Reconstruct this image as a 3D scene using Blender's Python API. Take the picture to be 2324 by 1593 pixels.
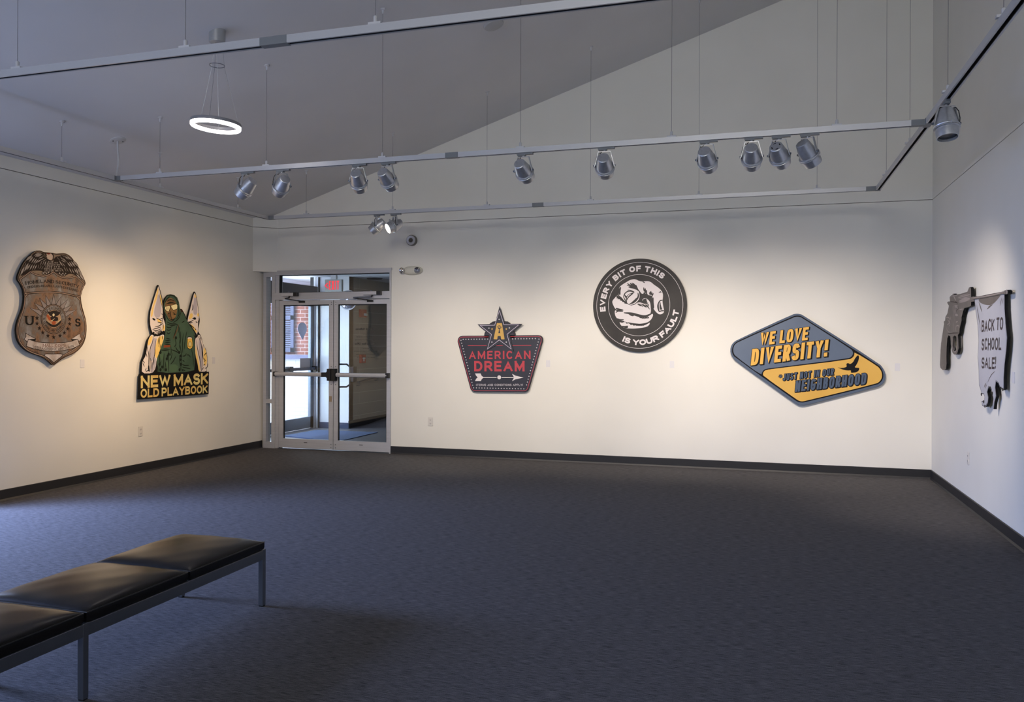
import bpy, math, random
from mathutils import Vector, Matrix
from mathutils.geometry import tessellate_polygon
random.seed(7)
for o in list(bpy.data.objects): bpy.data.objects.remove(o)
scene = bpy.context.scene
col = scene.collection
PI = math.pi

# ------------------------------------------------------------------ camera
FW, FH = 2324, 1593
F, YAW, CY, ROLL, H = 1839.12, math.radians(-17.01), 781.28, math.radians(0.205), 1.53
cam = bpy.data.cameras.new('camera'); co = bpy.data.objects.new('camera', cam); col.objects.link(co)
cam.sensor_fit = 'HORIZONTAL'; cam.sensor_width = 36; cam.lens = F*36/FW
cam.shift_y = -(FH/2-CY)/FW; cam.clip_start = .05
Fd = Vector((math.sin(YAW), math.cos(YAW), 0)); R0 = Vector((math.cos(YAW), -math.sin(YAW), 0)); U0 = Vector((0, 0, 1))
Rr = R0*math.cos(ROLL)+U0*math.sin(ROLL); Ur = U0*math.cos(ROLL)-R0*math.sin(ROLL)
m = Matrix((( Rr.x, Ur.x, -Fd.x, 0), (Rr.y, Ur.y, -Fd.y, 0), (Rr.z, Ur.z, -Fd.z, H), (0, 0, 0, 1)))
co.matrix_world = m
scene.camera = co

# ------------------------------------------------------------------ world, exposure
scene.view_settings.view_transform = 'Standard'; scene.view_settings.look = 'None'
scene.view_settings.exposure = 0.2; scene.view_settings.gamma = 1.0
try: scene.view_settings.use_curve_mapping = False
except Exception: pass
w = bpy.data.worlds.new('world'); scene.world = w; w.use_nodes = True
bg = w.node_tree.nodes['Background']; bg.inputs[0].default_value = (.66, .76, 1.0, 1); bg.inputs[1].default_value = 1.35

def area(name, loc, target, sx, sy, power, color, spread=180):
    l = bpy.data.lights.new(name, 'AREA'); l.shape = 'RECTANGLE'; l.size = sx; l.size_y = sy
    l.energy = power; l.color = color; l.spread = math.radians(spread)
    o = bpy.data.objects.new(name, l); col.objects.link(o); o.location = loc
    o.rotation_euler = (Vector(target)-Vector(loc)).to_track_quat('-Z', 'Z').to_euler()
    return o
# daylight outside the gallery's own windows (left wall and the wall behind the camera), then an added fill lamp
area('window_daylight', (-8.9, 3.5, 3.45), (-5.4, 3.5, .3), 4.8, 1.7, 2350, (.37, .51, 1.0))
area('window_daylight', (-4.6, -7.22, 1.5), (-4.6, 0, 1.5), 4.0, 2.3, 30, (.46, .64, 1.0))
area('window_daylight', (-7.22, -.9, 1.45), (0, -.9, 1.45), 3.4, 2.3, 90, (.36, .54, 1.0))
area('upper_wall_fill', (-.6, -7.22, 4.25), (-1.4, 10, 3.9), 2.6, 1.5, 84, (1.0, .96, .88), spread=100)  # added fill lamp behind an invented high opening, brightens the upper back wall
# daylight in the vestibule: outside the entrance door
area('entrance_daylight', (-8.6, 12.2, 1.5), (-7.0, 12.3, 1.2), 1.9, 2.3, 125, (.74, .86, 1.0))
# corridor lamp beyond the vestibule
area('corridor_light', (-5.4, 15.5, 2.70), (-5.4, 15.5, 0), .6, 1.2, 5, (1.0, .90, .76))

# ------------------------------------------------------------------ room numbers
D, XL, XR, HC = 10.315, -7.0, 1.89, 3.21
CS, CZ = .3256, 5.618
ceilz = lambda x: CZ+CS*x
K = 1.102
HT = H+(3.0343-H)*K
TY1, TY2, TY3 = 8.4412*K, 6.0393*K, 3.5162*K
TX0, TX1 = -5.6491*K, 1.0766*K

def ray(px, py):
    a = px-1162; b = py-CY; cr, sr = math.cos(ROLL), math.sin(ROLL)
    u = (a*cr+b*sr)/F; v = (-a*sr+b*cr)/F
    return Vector((u*math.cos(YAW)+math.sin(YAW), -u*math.sin(YAW)+math.cos(YAW), -v))
def on_plane(px, py, n, c):
    d = ray(px, py); o = Vector((0, 0, H)); n = Vector(n); t = (c-n.dot(o))/n.dot(d)
    return o+d*t
on_y = lambda px, py, y: on_plane(px, py, (0, 1, 0), y)
on_x = lambda px, py, x: on_plane(px, py, (1, 0, 0), x)
on_floor = lambda px, py: on_plane(px, py, (0, 0, 1), 0)
on_ceiling = lambda px, py: on_plane(px, py, (-CS, 0, 1), CZ)

# ------------------------------------------------------------------ materials
def lin(c):
    f = lambda v: ((v/255+.055)/1.055)**2.4 if v/255 > .04045 else v/255/12.92
    return (f(c[0]), f(c[1]), f(c[2]), 1)
MATS = {}
def mat(name, rgb=None, rough=.6, metal=0, spec=.5, linear=None, emit=None, es=0, coat=0, sheen=0):
    if name in MATS: return MATS[name]
    m = bpy.data.materials.new(name); m.use_nodes = True; b = m.node_tree.nodes['Principled BSDF']
    b.inputs['Base Color'].default_value = tuple(linear)+(1,) if linear else lin(rgb)
    b.inputs['Roughness'].default_value = rough; b.inputs['Metallic'].default_value = metal
    b.inputs['Specular IOR Level'].default_value = spec
    b.inputs['Coat Weight'].default_value = coat
    if emit: b.inputs['Emission Color'].default_value = tuple(emit)+(1,); b.inputs['Emission Strength'].default_value = es
    MATS[name] = m; return m
def nodes(m): return m.node_tree.nodes, m.node_tree.links, m.node_tree.nodes['Principled BSDF']
def noise_mat(name, c1, c2, scale, rough=.7, detail=4, stretch=(1, 1, 1), bump=0, lo=.35, hi=.65, spec=.5, metal=0, bscale=None):
    m = mat(name, linear=c1, rough=rough, spec=spec, metal=metal); n, l, b = nodes(m)
    tc = n.new('ShaderNodeTexCoord'); mp = n.new('ShaderNodeMapping'); mp.inputs['Scale'].default_value = stretch
    no = n.new('ShaderNodeTexNoise'); no.inputs['Scale'].default_value = scale; no.inputs['Detail'].default_value = detail
    cr = n.new('ShaderNodeValToRGB'); cr.color_ramp.elements[0].position = lo; cr.color_ramp.elements[1].position = hi
    cr.color_ramp.elements[0].color = tuple(c1)+(1,); cr.color_ramp.elements[1].color = tuple(c2)+(1,)
    l.new(tc.outputs['Object'], mp.inputs[0]); l.new(mp.outputs[0], no.inputs[0]); l.new(no.outputs[0], cr.inputs[0]); l.new(cr.outputs[0], b.inputs['Base Color'])
    if bump:
        bp = n.new('ShaderNodeBump'); bp.inputs['Strength'].default_value = bump; bp.inputs['Distance'].default_value = .004
        l.new(no.outputs[0], bp.inputs['Height']); l.new(bp.outputs[0], b.inputs['Normal'])
    return m
WALL = noise_mat('wall_paint', (.75, .73, .665), (.78, .76, .695), 1.3, rough=.75, detail=2, spec=.25)
CEIL = noise_mat('ceiling_paint', (.66, .655, .655), (.69, .685, .685), 1.1, rough=.85, detail=2, spec=.2)
REVEAL = mat('reveal_shadow_gap', (92, 86, 78), .9)
def carpet():
    m = mat('carpet', linear=(.05, .05, .055), rough=.95, spec=.1); n, l, b = nodes(m)
    tc = n.new('ShaderNodeTexCoord'); mp = n.new('ShaderNodeMapping'); mp.inputs['Scale'].default_value = (9, 130, 1)
    a = n.new('ShaderNodeTexNoise'); a.inputs['Scale'].default_value = 1.6; a.inputs['Detail'].default_value = 5; a.inputs['Roughness'].default_value = .7
    mp2 = n.new('ShaderNodeMapping'); mp2.inputs['Scale'].default_value = (220, 260, 1)
    g = n.new('ShaderNodeTexNoise'); g.inputs['Scale'].default_value = 1.2; g.inputs['Detail'].default_value = 2
    mx = n.new('ShaderNodeMix'); mx.data_type = 'FLOAT'; mx.inputs[0].default_value = .3
    cr = n.new('ShaderNodeValToRGB'); e = cr.color_ramp.elements
    e[0].position = .38; e[0].color = (.022, .021, .023, 1); e[1].position = .63; e[1].color = (.160, .153, .155, 1)
    l.new(tc.outputs['Object'], mp.inputs[0]); l.new(mp.outputs[0], a.inputs[0]); l.new(tc.outputs['Object'], mp2.inputs[0]); l.new(mp2.outputs[0], g.inputs[0])
    l.new(a.outputs[0], mx.inputs[2]); l.new(g.outputs[0], mx.inputs[3]); l.new(mx.outputs[0], cr.inputs[0]); l.new(cr.outputs[0], b.inputs['Base Color'])
    bp = n.new('ShaderNodeBump'); bp.inputs['Strength'].default_value = .5; bp.inputs['Distance'].default_value = .004
    l.new(mx.outputs[0], bp.inputs['Height']); l.new(bp.outputs[0], b.inputs['Normal'])
    return m
CARPET = carpet()
BASE = mat('rubber_base', linear=(.012, .012, .014), rough=.5)
ALU = noise_mat('anodised_aluminium', (.50, .50, .52), (.54, .54, .56), 3, rough=.42, stretch=(1, 1, 12), metal=.35)
ALUD = mat('dark_gasket', (28, 28, 30), .7)
TRACK = mat('track_silver', linear=(.50, .50, .51), rough=.40, metal=.3)
TRACKDK = mat('track_slot', linear=(.01, .01, .012), rough=.6)
CONN = mat('track_connector_grey', linear=(.17, .18, .19), rough=.5)
SILVER = noise_mat('spotlight_silver', (.52, .53, .55), (.58, .59, .61), 40, rough=.36, metal=.8, detail=1)
CABLE = mat('black_cable', (14, 14, 15), .5)
WHITEP = mat('white_plastic', linear=(.55, .55, .56), rough=.45)
IVORY = mat('ivory_plastic', linear=(.60, .585, .50), rough=.4)
BLACKP = mat('black_plastic', (12, 12, 14), .45)
WIRE = mat('steel_wire', linear=(.16, .16, .17), rough=.5, metal=.5)
LEATH = noise_mat('black_leather', (.0045, .004, .0038), (.008, .0065, .0055), 9, rough=.25, bump=.07, detail=8, spec=.27)
PIPING = mat('leather_piping', (16, 14, 13), .3)
CHROME = mat('brushed_steel', linear=(.20, .215, .24), rough=.30, metal=.9)
LENSON = mat('lamp_lens_lit', (255, 230, 200), .3, emit=(1, .86, .68), es=9)
LENSOFF = mat('lamp_lens_dark', (20, 20, 22), .2)
RINGLIT = mat('ring_diffuser', (255, 240, 235), .4, emit=(1, .92, .86), es=9)
def glass_mat():
    m = bpy.data.materials.new('clear_glass'); m.use_nodes = True; n, l = m.node_tree.nodes, m.node_tree.links
    n.remove(n['Principled BSDF']); out = n['Material Output']
    t = n.new('ShaderNodeBsdfTransparent'); t.inputs[0].default_value = (.93, .95, .95, 1)
    g = n.new('ShaderNodeBsdfGlossy'); g.inputs['Roughness'].default_value = .0; g.inputs[0].default_value = (.9, .9, .9, 1)
    fr = n.new('ShaderNodeFresnel'); ge = n.new('ShaderNodeNewGeometry'); mr = n.new('ShaderNodeMapRange'); mr.inputs['To Min'].default_value = 1.5; mr.inputs['To Max'].default_value = 1/1.5; l.new(ge.outputs['Backfacing'], mr.inputs[0]); l.new(mr.outputs[0], fr.inputs[0])
    ml = n.new('ShaderNodeMath'); ml.operation = 'MULTIPLY'; ml.inputs[1].default_value = 1.0
    mx = n.new('ShaderNodeMixShader'); l.new(fr.outputs[0], ml.inputs[0]); l.new(ml.outputs[0], mx.inputs[0]); l.new(t.outputs[0], mx.inputs[1]); l.new(g.outputs[0], mx.inputs[2]); l.new(mx.outputs[0], out.inputs[0])
    MATS['clear_glass'] = m; return m
GLASS = glass_mat()

# ------------------------------------------------------------------ mesh builder
class MB:
    def __init__(s): s.v = []; s.f = []; s.m = []; s.mats = []; s.sm = []
    def mi(s, m):
        if m not in s.mats: s.mats.append(m)
        return s.mats.index(m)
    def add(s, vs, fs, m, smooth=False):
        b = len(s.v); s.v += [tuple(p) for p in vs]; k = s.mi(m)
        for f in fs: s.f.append([b+i for i in f]); s.m.append(k); s.sm.append(smooth)
    def box(s, x0, x1, y0, y1, z0, z1, m):
        x0, x1 = min(x0, x1), max(x0, x1); y0, y1 = min(y0, y1), max(y0, y1); z0, z1 = min(z0, z1), max(z0, z1)
        s.add([(x0, y0, z0), (x1, y0, z0), (x1, y1, z0), (x0, y1, z0), (x0, y0, z1), (x1, y0, z1), (x1, y1, z1), (x0, y1, z1)],
              [(0, 3, 2, 1), (4, 5, 6, 7), (0, 1, 5, 4), (1, 2, 6, 5), (2, 3, 7, 6), (3, 0, 4, 7)], m)
        return s
    def prism(s, poly, a, b, axis, m, sidem=None):
        """poly: 2D points; extruded from a to b along axis (x: poly=(y,z), y: poly=(x,z), z: poly=(x,y))"""
        P = {'x': lambda p, t: (t, p[0], p[1]), 'y': lambda p, t: (p[0], t, p[1]), 'z': lambda p, t: (p[0], p[1], t)}[axis]
        n = len(poly); tr = tessellate_polygon([[Vector((p[0], p[1], 0)) for p in poly]])
        vs = [P(p, a) for p in poly]+[P(p, b) for p in poly]
        s.add(vs, [t for t in tr]+[tuple(n+i for i in t) for t in tr], m)
        s.add(vs, [(i, (i+1) % n, n+(i+1) % n, n+i) for i in range(n)], sidem or m); return s
    def tube(s, pts, r, m, n=10, cap=True, closed=False):
        pts = [Vector(p) for p in pts]; k = len(pts); rings = []; up = None
        rr = r if hasattr(r, '__len__') else [r]*k
        for i, p in enumerate(pts):
            if closed: d = pts[(i+1) % k]-pts[i-1]
            else: d = pts[min(i+1, k-1)]-pts[max(i-1, 0)]
            d.normalize()
            if up is None: up = Vector((0, 0, 1)) if abs(d.z) < .9 else Vector((1, 0, 0))
            a = d.cross(up).normalized(); up = a.cross(d).normalized()
            rings.append([p+(a*math.cos(2*PI*j/n)+up*math.sin(2*PI*j/n))*rr[i] for j in range(n)])
        vs = [q for g in rings for q in g]; fs = []
        for i in range(k if closed else k-1):
            b2 = ((i+1) % k)*n
            for j in range(n): fs.append((i*n+j, i*n+(j+1) % n, b2+(j+1) % n, b2+j))
        s.add(vs, fs, m, True)
        if cap and not closed: s.add(rings[0], [tuple(range(n))[::-1]], m); s.add(rings[-1], [tuple(range(n))], m)
        return s
    def lathe(s, prof, m, n=28, M=Matrix.Identity(4), smooth=True):
        """profile (r, z) about local z, transformed by M"""
        vs = []; fs = []
        for r, z in prof:
            for j in range(n): vs.append(M @ Vector((r*math.cos(2*PI*j/n), r*math.sin(2*PI*j/n), z)))
        for i in range(len(prof)-1):
            for j in range(n): fs.append((i*n+j, i*n+(j+1) % n, (i+1)*n+(j+1) % n, (i+1)*n+j))
        s.add(vs, fs, m, smooth)
        return s
    def build(s, name, parent=None, loc=None, bevel=0, seg=2, hard=True):
        me = bpy.data.meshes.new(name); me.from_pydata(s.v, [], s.f)
        for k in s.mats: me.materials.append(k)
        for p, k, q in zip(me.polygons, s.m, s.sm): p.material_index = k; p.use_smooth = q
        me.update(); o = bpy.data.objects.new(name, me); col.objects.link(o)
        if loc: o.location = loc
        if parent: o.parent = parent
        if bevel:
            b = o.modifiers.new('bevel', 'BEVEL'); b.width = bevel; b.segments = seg; b.limit_method = 'ANGLE'; b.angle_limit = math.radians(40)
        if any(s.sm):
            e = o.modifiers.new('edges', 'EDGE_SPLIT'); e.split_angle = math.radians(38)
        return o
def tag(o, label, cat, group=None, kind=None):
    if label: o['label'] = label
    if cat: o['category'] = cat
    if group: o['group'] = group
    if kind: o['kind'] = kind
    return o
def struct(o): o['kind'] = 'structure'; return o
def empty(name, loc, label=None, cat=None, group=None, rz=0):
    o = bpy.data.objects.new(name, None); col.objects.link(o); o.location = loc; o.rotation_euler = (0, 0, rz); o.empty_display_size = .1
    tag(o, label, cat, group); return o

# ================================================================== SETTING
GAP = .0035
Y0 = -7.0
# floor
b = MB(); b.box(XL-.15, XR+.15, Y0-.15, D+.0, -.08, 0, CARPET); struct(b.build('floor'))
# ceiling: one sloping plane rising to the right
b = MB(); b.prism([(XL-.15, ceilz(XL-.15)), (XR+.15, ceilz(XR+.15)), (XR+.15, ceilz(XR+.15)+.12), (XL-.15, ceilz(XL-.15)+.12)], Y0-.15, D+.15, 'y', CEIL); struct(b.build('ceiling'))
# left wall with the daylight window beside the camera (out of frame)
def wall_left():
    b = MB(); x0, x1 = XL-.15, XL; zt = ceilz(XL)
    WY0, WY1, WZ0, WZ1 = 1.5, 5.5, .15, 2.25
    b.box(x0, x1, Y0, -2.6, 0, HC-GAP, WALL); b.box(x0, x1, .8, WY0, 0, HC-GAP, WALL); b.box(x0, x1, -2.6, .8, 0, .3, WALL); b.box(x0, x1, -2.6, .8, 2.6, HC-GAP, WALL); b.box(x0, x1, WY1, D+.14, 0, HC-GAP, WALL)
    b.box(x0, x1, WY0, WY1, 0, WZ0, WALL); b.box(x0, x1, WY0, WY1, WZ1, HC-GAP, WALL)
    b.box(x0, x1-.014, Y0, D, HC-GAP, HC+GAP, REVEAL)
    b.prism([(x0, HC+GAP), (x1, HC+GAP), (x1, zt), (x0, ceilz(x0))], Y0, D, 'y', WALL)
    return struct(b.build('wall_left'))
wall_left()
DX0, DX1, DZ = -6.965, -4.915, 2.572      # door opening in the back wall
def wall_back():
    b = MB()
    b.box(DX1, XR+.15, D, D+.14, 0, HC-GAP, WALL)
    b.box(XL, DX1, D, D+.14, DZ, HC-GAP, WALL)
    b.box(XL, XR+.15, D+.014, D+.13, HC-GAP, HC+GAP, REVEAL)
    b.prism([(XL, HC+GAP), (XR+.15, HC+GAP), (XR+.15, ceilz(XR+.15)), (XL, ceilz(XL))], D, D+.14, 'y', WALL)
    tri = [(XL, D-.228), (XL+.272, D+.001), (XL, D+.001)]
    b.prism(tri, DZ, HC-GAP, 'z', WALL)
    b.prism([(XL, D-.216), (XL+.256, D+.001), (XL, D+.001)], HC-GAP, HC+GAP, 'z', REVEAL)
    b.prism(tri, HC+GAP, ceilz(XL)+.02, 'z', WALL)
    return struct(b.build('wall_back'))
wall_back()
def wall_right():
    b = MB(); x0, x1 = XR, XR+.15
    b.box(x0, x1, Y0, D, 0, HC-GAP, WALL); b.box(x0+.014, x1, Y0, D, HC-GAP, HC+GAP, REVEAL)
    b.prism([(x0, HC+GAP), (x1, HC+GAP), (x1, ceilz(x1)), (x0, ceilz(x0))], Y0, D, 'y', WALL)
    return struct(b.build('wall_right'))
wall_right()
def wall_front():
    b = MB(); y0, y1 = Y0-.15, Y0
    wx0, wx1, wz0, wz1 = -6.6, -2.6, .35, 2.65; FW_ = mat('front_wall_grey', linear=(.22, .22, .23), rough=.8)
    b.box(XL, wx0, y0, y1, 0, 3.1, FW_); b.box(wx1, XR, y0, y1, 0, 3.1, FW_); b.box(wx0, wx1, y0, y1, 0, wz0, FW_); b.box(wx0, wx1, y0, y1, wz1, 3.1, FW_)
    c0, c1, k0, k1 = -1.95, .75, 3.45, 4.95  # high opening made up for the added fill lamp
    b.prism([(XL, 3.1), (c0, 3.1), (c0, ceilz(c0)), (XL, ceilz(XL))], y0, y1, 'y', FW_); b.prism([(c1, 3.1), (XR, 3.1), (XR, ceilz(XR)), (c1, ceilz(c1))], y0, y1, 'y', FW_)
    b.box(c0, c1, y0, y1, 3.1, k0, FW_); b.prism([(c0, k1), (c1, k1), (c1, ceilz(c1)), (c0, ceilz(c0))], y0, y1, 'y', FW_)
    return struct(b.build('wall_front'))
wall_front()
# baseboards
BH, BT = .106, .012
def baseprof(d):  # d = +1 outward
    return [(0, 0), (BT*1.7*d, 0), (BT*d, .018), (BT*d, BH-.004), (BT*.5*d, BH), (0, BH)]
b = MB(); b.prism([(XL+p, z) for p, z in baseprof(1)], Y0, D, 'y', BASE); struct(b.build('baseboard_left'))
b = MB(); b.prism([(XR+p, z) for p, z in baseprof(-1)], Y0, D, 'y', BASE); struct(b.build('baseboard_right'))
b = MB(); b.prism([(D+p, z) for p, z in baseprof(-1)], DX1, XR, 'x', BASE); struct(b.build('baseboard_back'))

# ------------------------------------------------------------------ entrance storefront frame and the pair of doors
YF0, YF1 = D-.022, D+.09
def frame_bar(b, x0, x1, z0, z1, y0=YF0, y1=YF1): b.box(x0, x1, y0, y1, z0, z1, ALU)
b = MB()
frame_bar(b, DX0, -6.913, 0, 2.525); frame_bar(b, -6.822, -6.766, 0, 2.525); b.box(-6.766, -6.712, D+.0, YF1, 0, 2.525, ALU)         # side-light jambs
frame_bar(b, DX1-.022, DX1, 0, 2.525)                                               # right jamb
frame_bar(b, DX0, DX1, 2.525, 2.572)                                                # head
frame_bar(b, -6.766, DX1-.022, 2.165, 2.265)                                         # transom bar
frame_bar(b, -6.913, -6.822, .655, .715); frame_bar(b, -6.913, -6.822, 0, .09)
frame_bar(b, -6.913, -6.822, 2.50, 2.525)
b.box(XL+.272, DX1+.01, D-.03, D, 2.557, 2.590, ALU)                                 # drip strip over the head
b.box(-6.712, -6.707, YF0+.03, YF1, 0, 2.165, ALUD)
b.box(-6.712, -6.70, YF0+.03, YF1-.03, 2.265, 2.525, ALUD); b.box(-6.70, DX1-.022, YF0+.03, YF1-.03, 2.515, 2.525, ALUD); b.box(-6.70, DX1-.022, YF0+.03, YF1-.03, 2.265, 2.272, ALUD)
b.box(-6.72, DX1-.02, YF0+.01, YF1, -.0, .008, CHROME)
fr = struct(b.build('trim_1'))
b = MB(); b.box(-6.71, DX1-.02, D+.03, D+.036, 2.265, 2.525, GLASS); b.box(-6.915, -6.82, D+.03, D+.036, .71, 2.505, GLASS); b.box(-6.915, -6.82, D+.03, D+.036, .085, .66, GLASS)
o = b.build('window_1'); struct(o)
def door_leaf(name, x0, x1, hinge):
    """aluminium stile-and-rail glass leaf; hinge = -1 left, +1 right"""
    y0, y1 = D-.006, D+.044
    b = MB(); sa, sb = (.070, .068) if hinge < 0 else (.068, .045)
    b.box(x0, x0+sa, y0, y1, .016, 2.155, ALU); b.box(x1-sb, x1, y0, y1, .016, 2.155, ALU)
    b.box(x0+sa, x1-sb, y0, y1, 2.09, 2.155, ALU); b.box(x0+sa, x1-sb, y0, y1, .016, .15, ALU)
    for a, c in ((x0+sa, x0+sa+.008), (x1-sb-.008, x1-sb)): b.box(a, c, y0+.012, y1-.012, .15, 2.09, ALUD)
    b.box(x0+sa, x1-sb, y0+.012, y1-.012, 2.075, 2.09, ALUD)
    d = struct(b.build(name))
    g = MB(); g.box(x0+sa, x1-sb, D+.016, D+.022, .15, 2.09, GLASS); g.build('glass_pane', d)
    # push bar
    zb = 1.088
    p = MB()
    e0, e1 = (x0-.055, x1-.125) if hinge < 0 else (x0+.05, x1+.0)
    prof = [(D-.05, zb-.030), (D-.073, zb-.022), (D-.080, zb), (D-.073, zb+.022), (D-.05, zb+.030)]
    p.prism(prof, e0+.02, e1-.015, 'x', ALU); pb = p.build('push_bar', d)
    q = MB(); q.box(e0, e0+.024, D-.078, D-.0, zb-.034, zb+.034, BLACKP) if hinge < 0 else q.box(e1-.03, e1+.012, D-.078, D-.0, zb-.036, zb+.036, BLACKP)
    q.build('end_cap', pb)
    q = MB()
    cx = x1-.03 if hinge < 0 else x0+.03
    q.box(cx-.028, cx+.030, D-.085, D-.006, zb-.085, zb+.085, BLACKP)
    if hinge < 0: q.prism([(x1-.145, zb-.032), (x1-.07, zb-.032), (x1-.05, zb-.06), (x1-.05, zb+.06), (x1-.07, zb+.032), (x1-.145, zb+.032)], D-.085, D-.02, 'y', BLACKP)
    q.build('latch_case', pb, bevel=.004)
    # screws, cylinder and bolt plate
    s = MB()
    for z in (zb+.115, zb-.14, .09, .045, 2.12, 2.09):
        s.lathe([(0, .003), (.006, .003), (.0075, 0)], CHROME, 10, Matrix.Translation((cx, y0-.0005, z)) @ Matrix.Rotation(PI/2, 4, 'X'))
    s.build('screws', d)
    s = MB(); mx = (x0+x1)/2; s.box(mx-.028, mx+.028, y0-.003, y0+.002, .098, .106, BLACKP); s.build('bolt_slot', d)
    # closer on the transom bar
    c = MB(); a0 = (x0+.12 if hinge < 0 else x1-.42)
    a0 = -6.63 if hinge < 0 else -5.31
    c.box(a0, a0+.20, D-.085, D-.025, 2.215, 2.262, ALU); body = c.build('door_closer', d, bevel=.004)
    c2 = MB(); c2.box(a0+.202, a0+.262, D-.088, D-.028, 2.212, 2.268, BLACKP); c2.build('closer_cap', body, bevel=.004)
    c3 = MB(); sgn = 1 if hinge < 0 else -1; sx = a0+.13
    ex = a0+.10 if hinge < 0 else a0-.13
    c3.tube([(sx, D-.055, 2.215), (sx-.02, D-.06, 2.185)], .012, BLACKP)
    c3.tube([(sx-.02, D-.07, 2.188), (ex, D-.13, 2.176)], .009, CHROME); c3.tube([(ex, D-.13, 2.172), (ex+.20, D-.03, 2.140)], .008, BLACKP)
    c3.box(ex+.16, ex+.25, D-.03, D-.006, 2.118, 2.146, BLACKP); c3.build('closer_arm', body)
    c4 = MB(); c4.lathe([(.0, .02), (.012, .018), (.016, 0)], CHROME, 14, Matrix.Translation((a0+.11, D-.055, 2.262))); c4.build('closer_knob', body)
    return d
dl = door_leaf('door_1', -6.705, -5.822, -1)
dr = door_leaf('door_2', -5.812, -4.939, 1)
# pull handle on the far side of the right leaf and the paper notice strip on the left stile
b = MB(); hx = -5.775
b.tube([(hx, D+.045, 1.235), (hx+.03, D+.10, 1.235), (hx+.10, D+.12, 1.235), (hx+.15, D+.12, 1.20), (hx+.155, D+.12, 1.14), (hx+.155, D+.12, 1.0), (hx+.15, D+.12, .945), (hx+.10, D+.12, .91), (hx+.03, D+.10, .91), (hx, D+.045, .91)], .013, mat('pull_steel', (70, 74, 84), .4, .6)); b.build('pull_handle', dr)
b = MB(); b.box(-5.882, -5.84, D-.0085, D-.005, .70, .78, mat('tan_tape', (150, 132, 108), .8)); b.build('tape_label', dl)

# ================================================================== VESTIBULE AND CORRIDOR BEYOND THE DOORS
XE = -7.80                                           # entrance wall of the vestibule
YW = 13.10                                           # end wall of the vestibule
VWALL = noise_mat('vestibule_paint', (.74, .75, .76), (.77, .78, .79), 1.1, rough=.6, detail=2)
def cmu():
    m = mat('painted_block', linear=(.36, .34, .30), rough=.75); n, l, b = nodes(m)
    tc = n.new('ShaderNodeTexCoord'); mp = n.new('ShaderNodeMapping'); mp.inputs['Rotation'].default_value = (PI/2, 0, PI/2)
    sx = n.new('ShaderNodeSeparateXYZ'); cb = n.new('ShaderNodeCombineXYZ')
    br = n.new('ShaderNodeTexBrick'); br.inputs['Color1'].default_value = (.30, .28, .25, 1); br.inputs['Color2'].default_value = (.31, .29, .26, 1); br.inputs['Mortar'].default_value = (.46, .44, .40, 1)
    br.inputs['Scale'].default_value = 1; br.inputs['Brick Width'].default_value = 9; br.inputs['Row Height'].default_value = .212; br.inputs['Mortar Size'].default_value = .004
    l.new(tc.outputs['Object'], sx.inputs[0]); l.new(sx.outputs[1], cb.inputs[0]); l.new(sx.outputs[2], cb.inputs[1]); l.new(cb.outputs[0], br.inputs[0]); l.new(br.outputs[0], b.inputs['Base Color'])
    return m
CMU = cmu()
VFLOOR = noise_mat('vestibule_floor', (.10, .10, .115), (.13, .13, .145), 6, rough=.35, detail=3)
def tiles():
    m = mat('acoustic_tile', linear=(.62, .64, .68), rough=.9); n, l, b = nodes(m)
    tc = n.new('ShaderNodeTexCoord'); br = n.new('ShaderNodeTexBrick'); br.offset = 0
    br.inputs['Color1'].default_value = (.56, .58, .62, 1); br.inputs['Color2'].default_value = (.60, .62, .66, 1); br.inputs['Mortar'].default_value = (.20, .21, .24, 1)
    br.inputs['Scale'].default_value = 1; br.inputs['Brick Width'].default_value = .61; br.inputs['Row Height'].default_value = .61; br.inputs['Mortar Size'].default_value = .012
    l.new(tc.outputs['Object'], br.inputs[0]); l.new(br.outputs[0], b.inputs['Base Color']); return m
VZ = 2.74
b = MB(); b.box(-9.0, -3.2, D, 21, -.08, -.001, VFLOOR); struct(b.build('floor_vestibule'))
b = MB(); b.box(-9.4, -3.2, D+.14, 21, VZ, VZ+.1, tiles()); struct(b.build('ceiling_vestibule'))
XC = -7.08                                           # corridor wall plane
b = MB(); b.box(-7.82, XC, YW, YW+.16, 0, VZ, VWALL); b.box(XC-.16, XC, YW+.005, 21, 0, VZ, CMU)
b.box(-7.5, -3.2, 20.9, 21, 0, VZ, CMU); b.box(-3.3, -3.2, D+.14, 21, 0, VZ, CMU)
b.box(XC-.17, XC+.003, YW-.003, YW+.003, 0, VZ, VWALL)
struct(b.build('wall_corridor'))
b = MB(); b.box(-7.73, XC+.004, YW-.012, YW, 0, .105, mat('blue_grey_base', (52, 60, 84), .5)); b.box(XC, XC+.012, YW-.012, 20.9, 0, .14, BASE)
b.box(XC+.012, XC+.02, YW-.012, 20.9, 0, .012, CHROME); struct(b.build('baseboard_corridor'))
# entrance storefront: jambs, header and the dark soffit above it
b = MB()
b.box(XE-.05, XE+.03, YW-.035, YW+.02, 0, VZ, ALUD); b.box(XE+.03, XE+.07, YW-.05, YW+.02, 0, VZ, ALU); b.box(XE+.08, XE+.115, YW-.05, YW, 0, VZ, ALU); b.box(XE+.115, XE+.13, YW-.03, YW, 0, VZ, ALUD)
b.box(XE-.05, XE+.05, D+.14, D+.24, 0, VZ, ALU); b.box(XE-.05, XE+.05, D+.14, YW, 2.30, 2.42, ALU); b.box(XE-.04, XE+.14, D+.9, YW-.1, 2.28, 2.56, mat('dark_soffit', (58, 58, 62), .8))
struct(b.build('trim_2'))
b = MB(); b.box(XE-.05, XE+.15, D+.14, 11.25, 0, VZ, VWALL); struct(b.build('wall_vestibule'))
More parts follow.
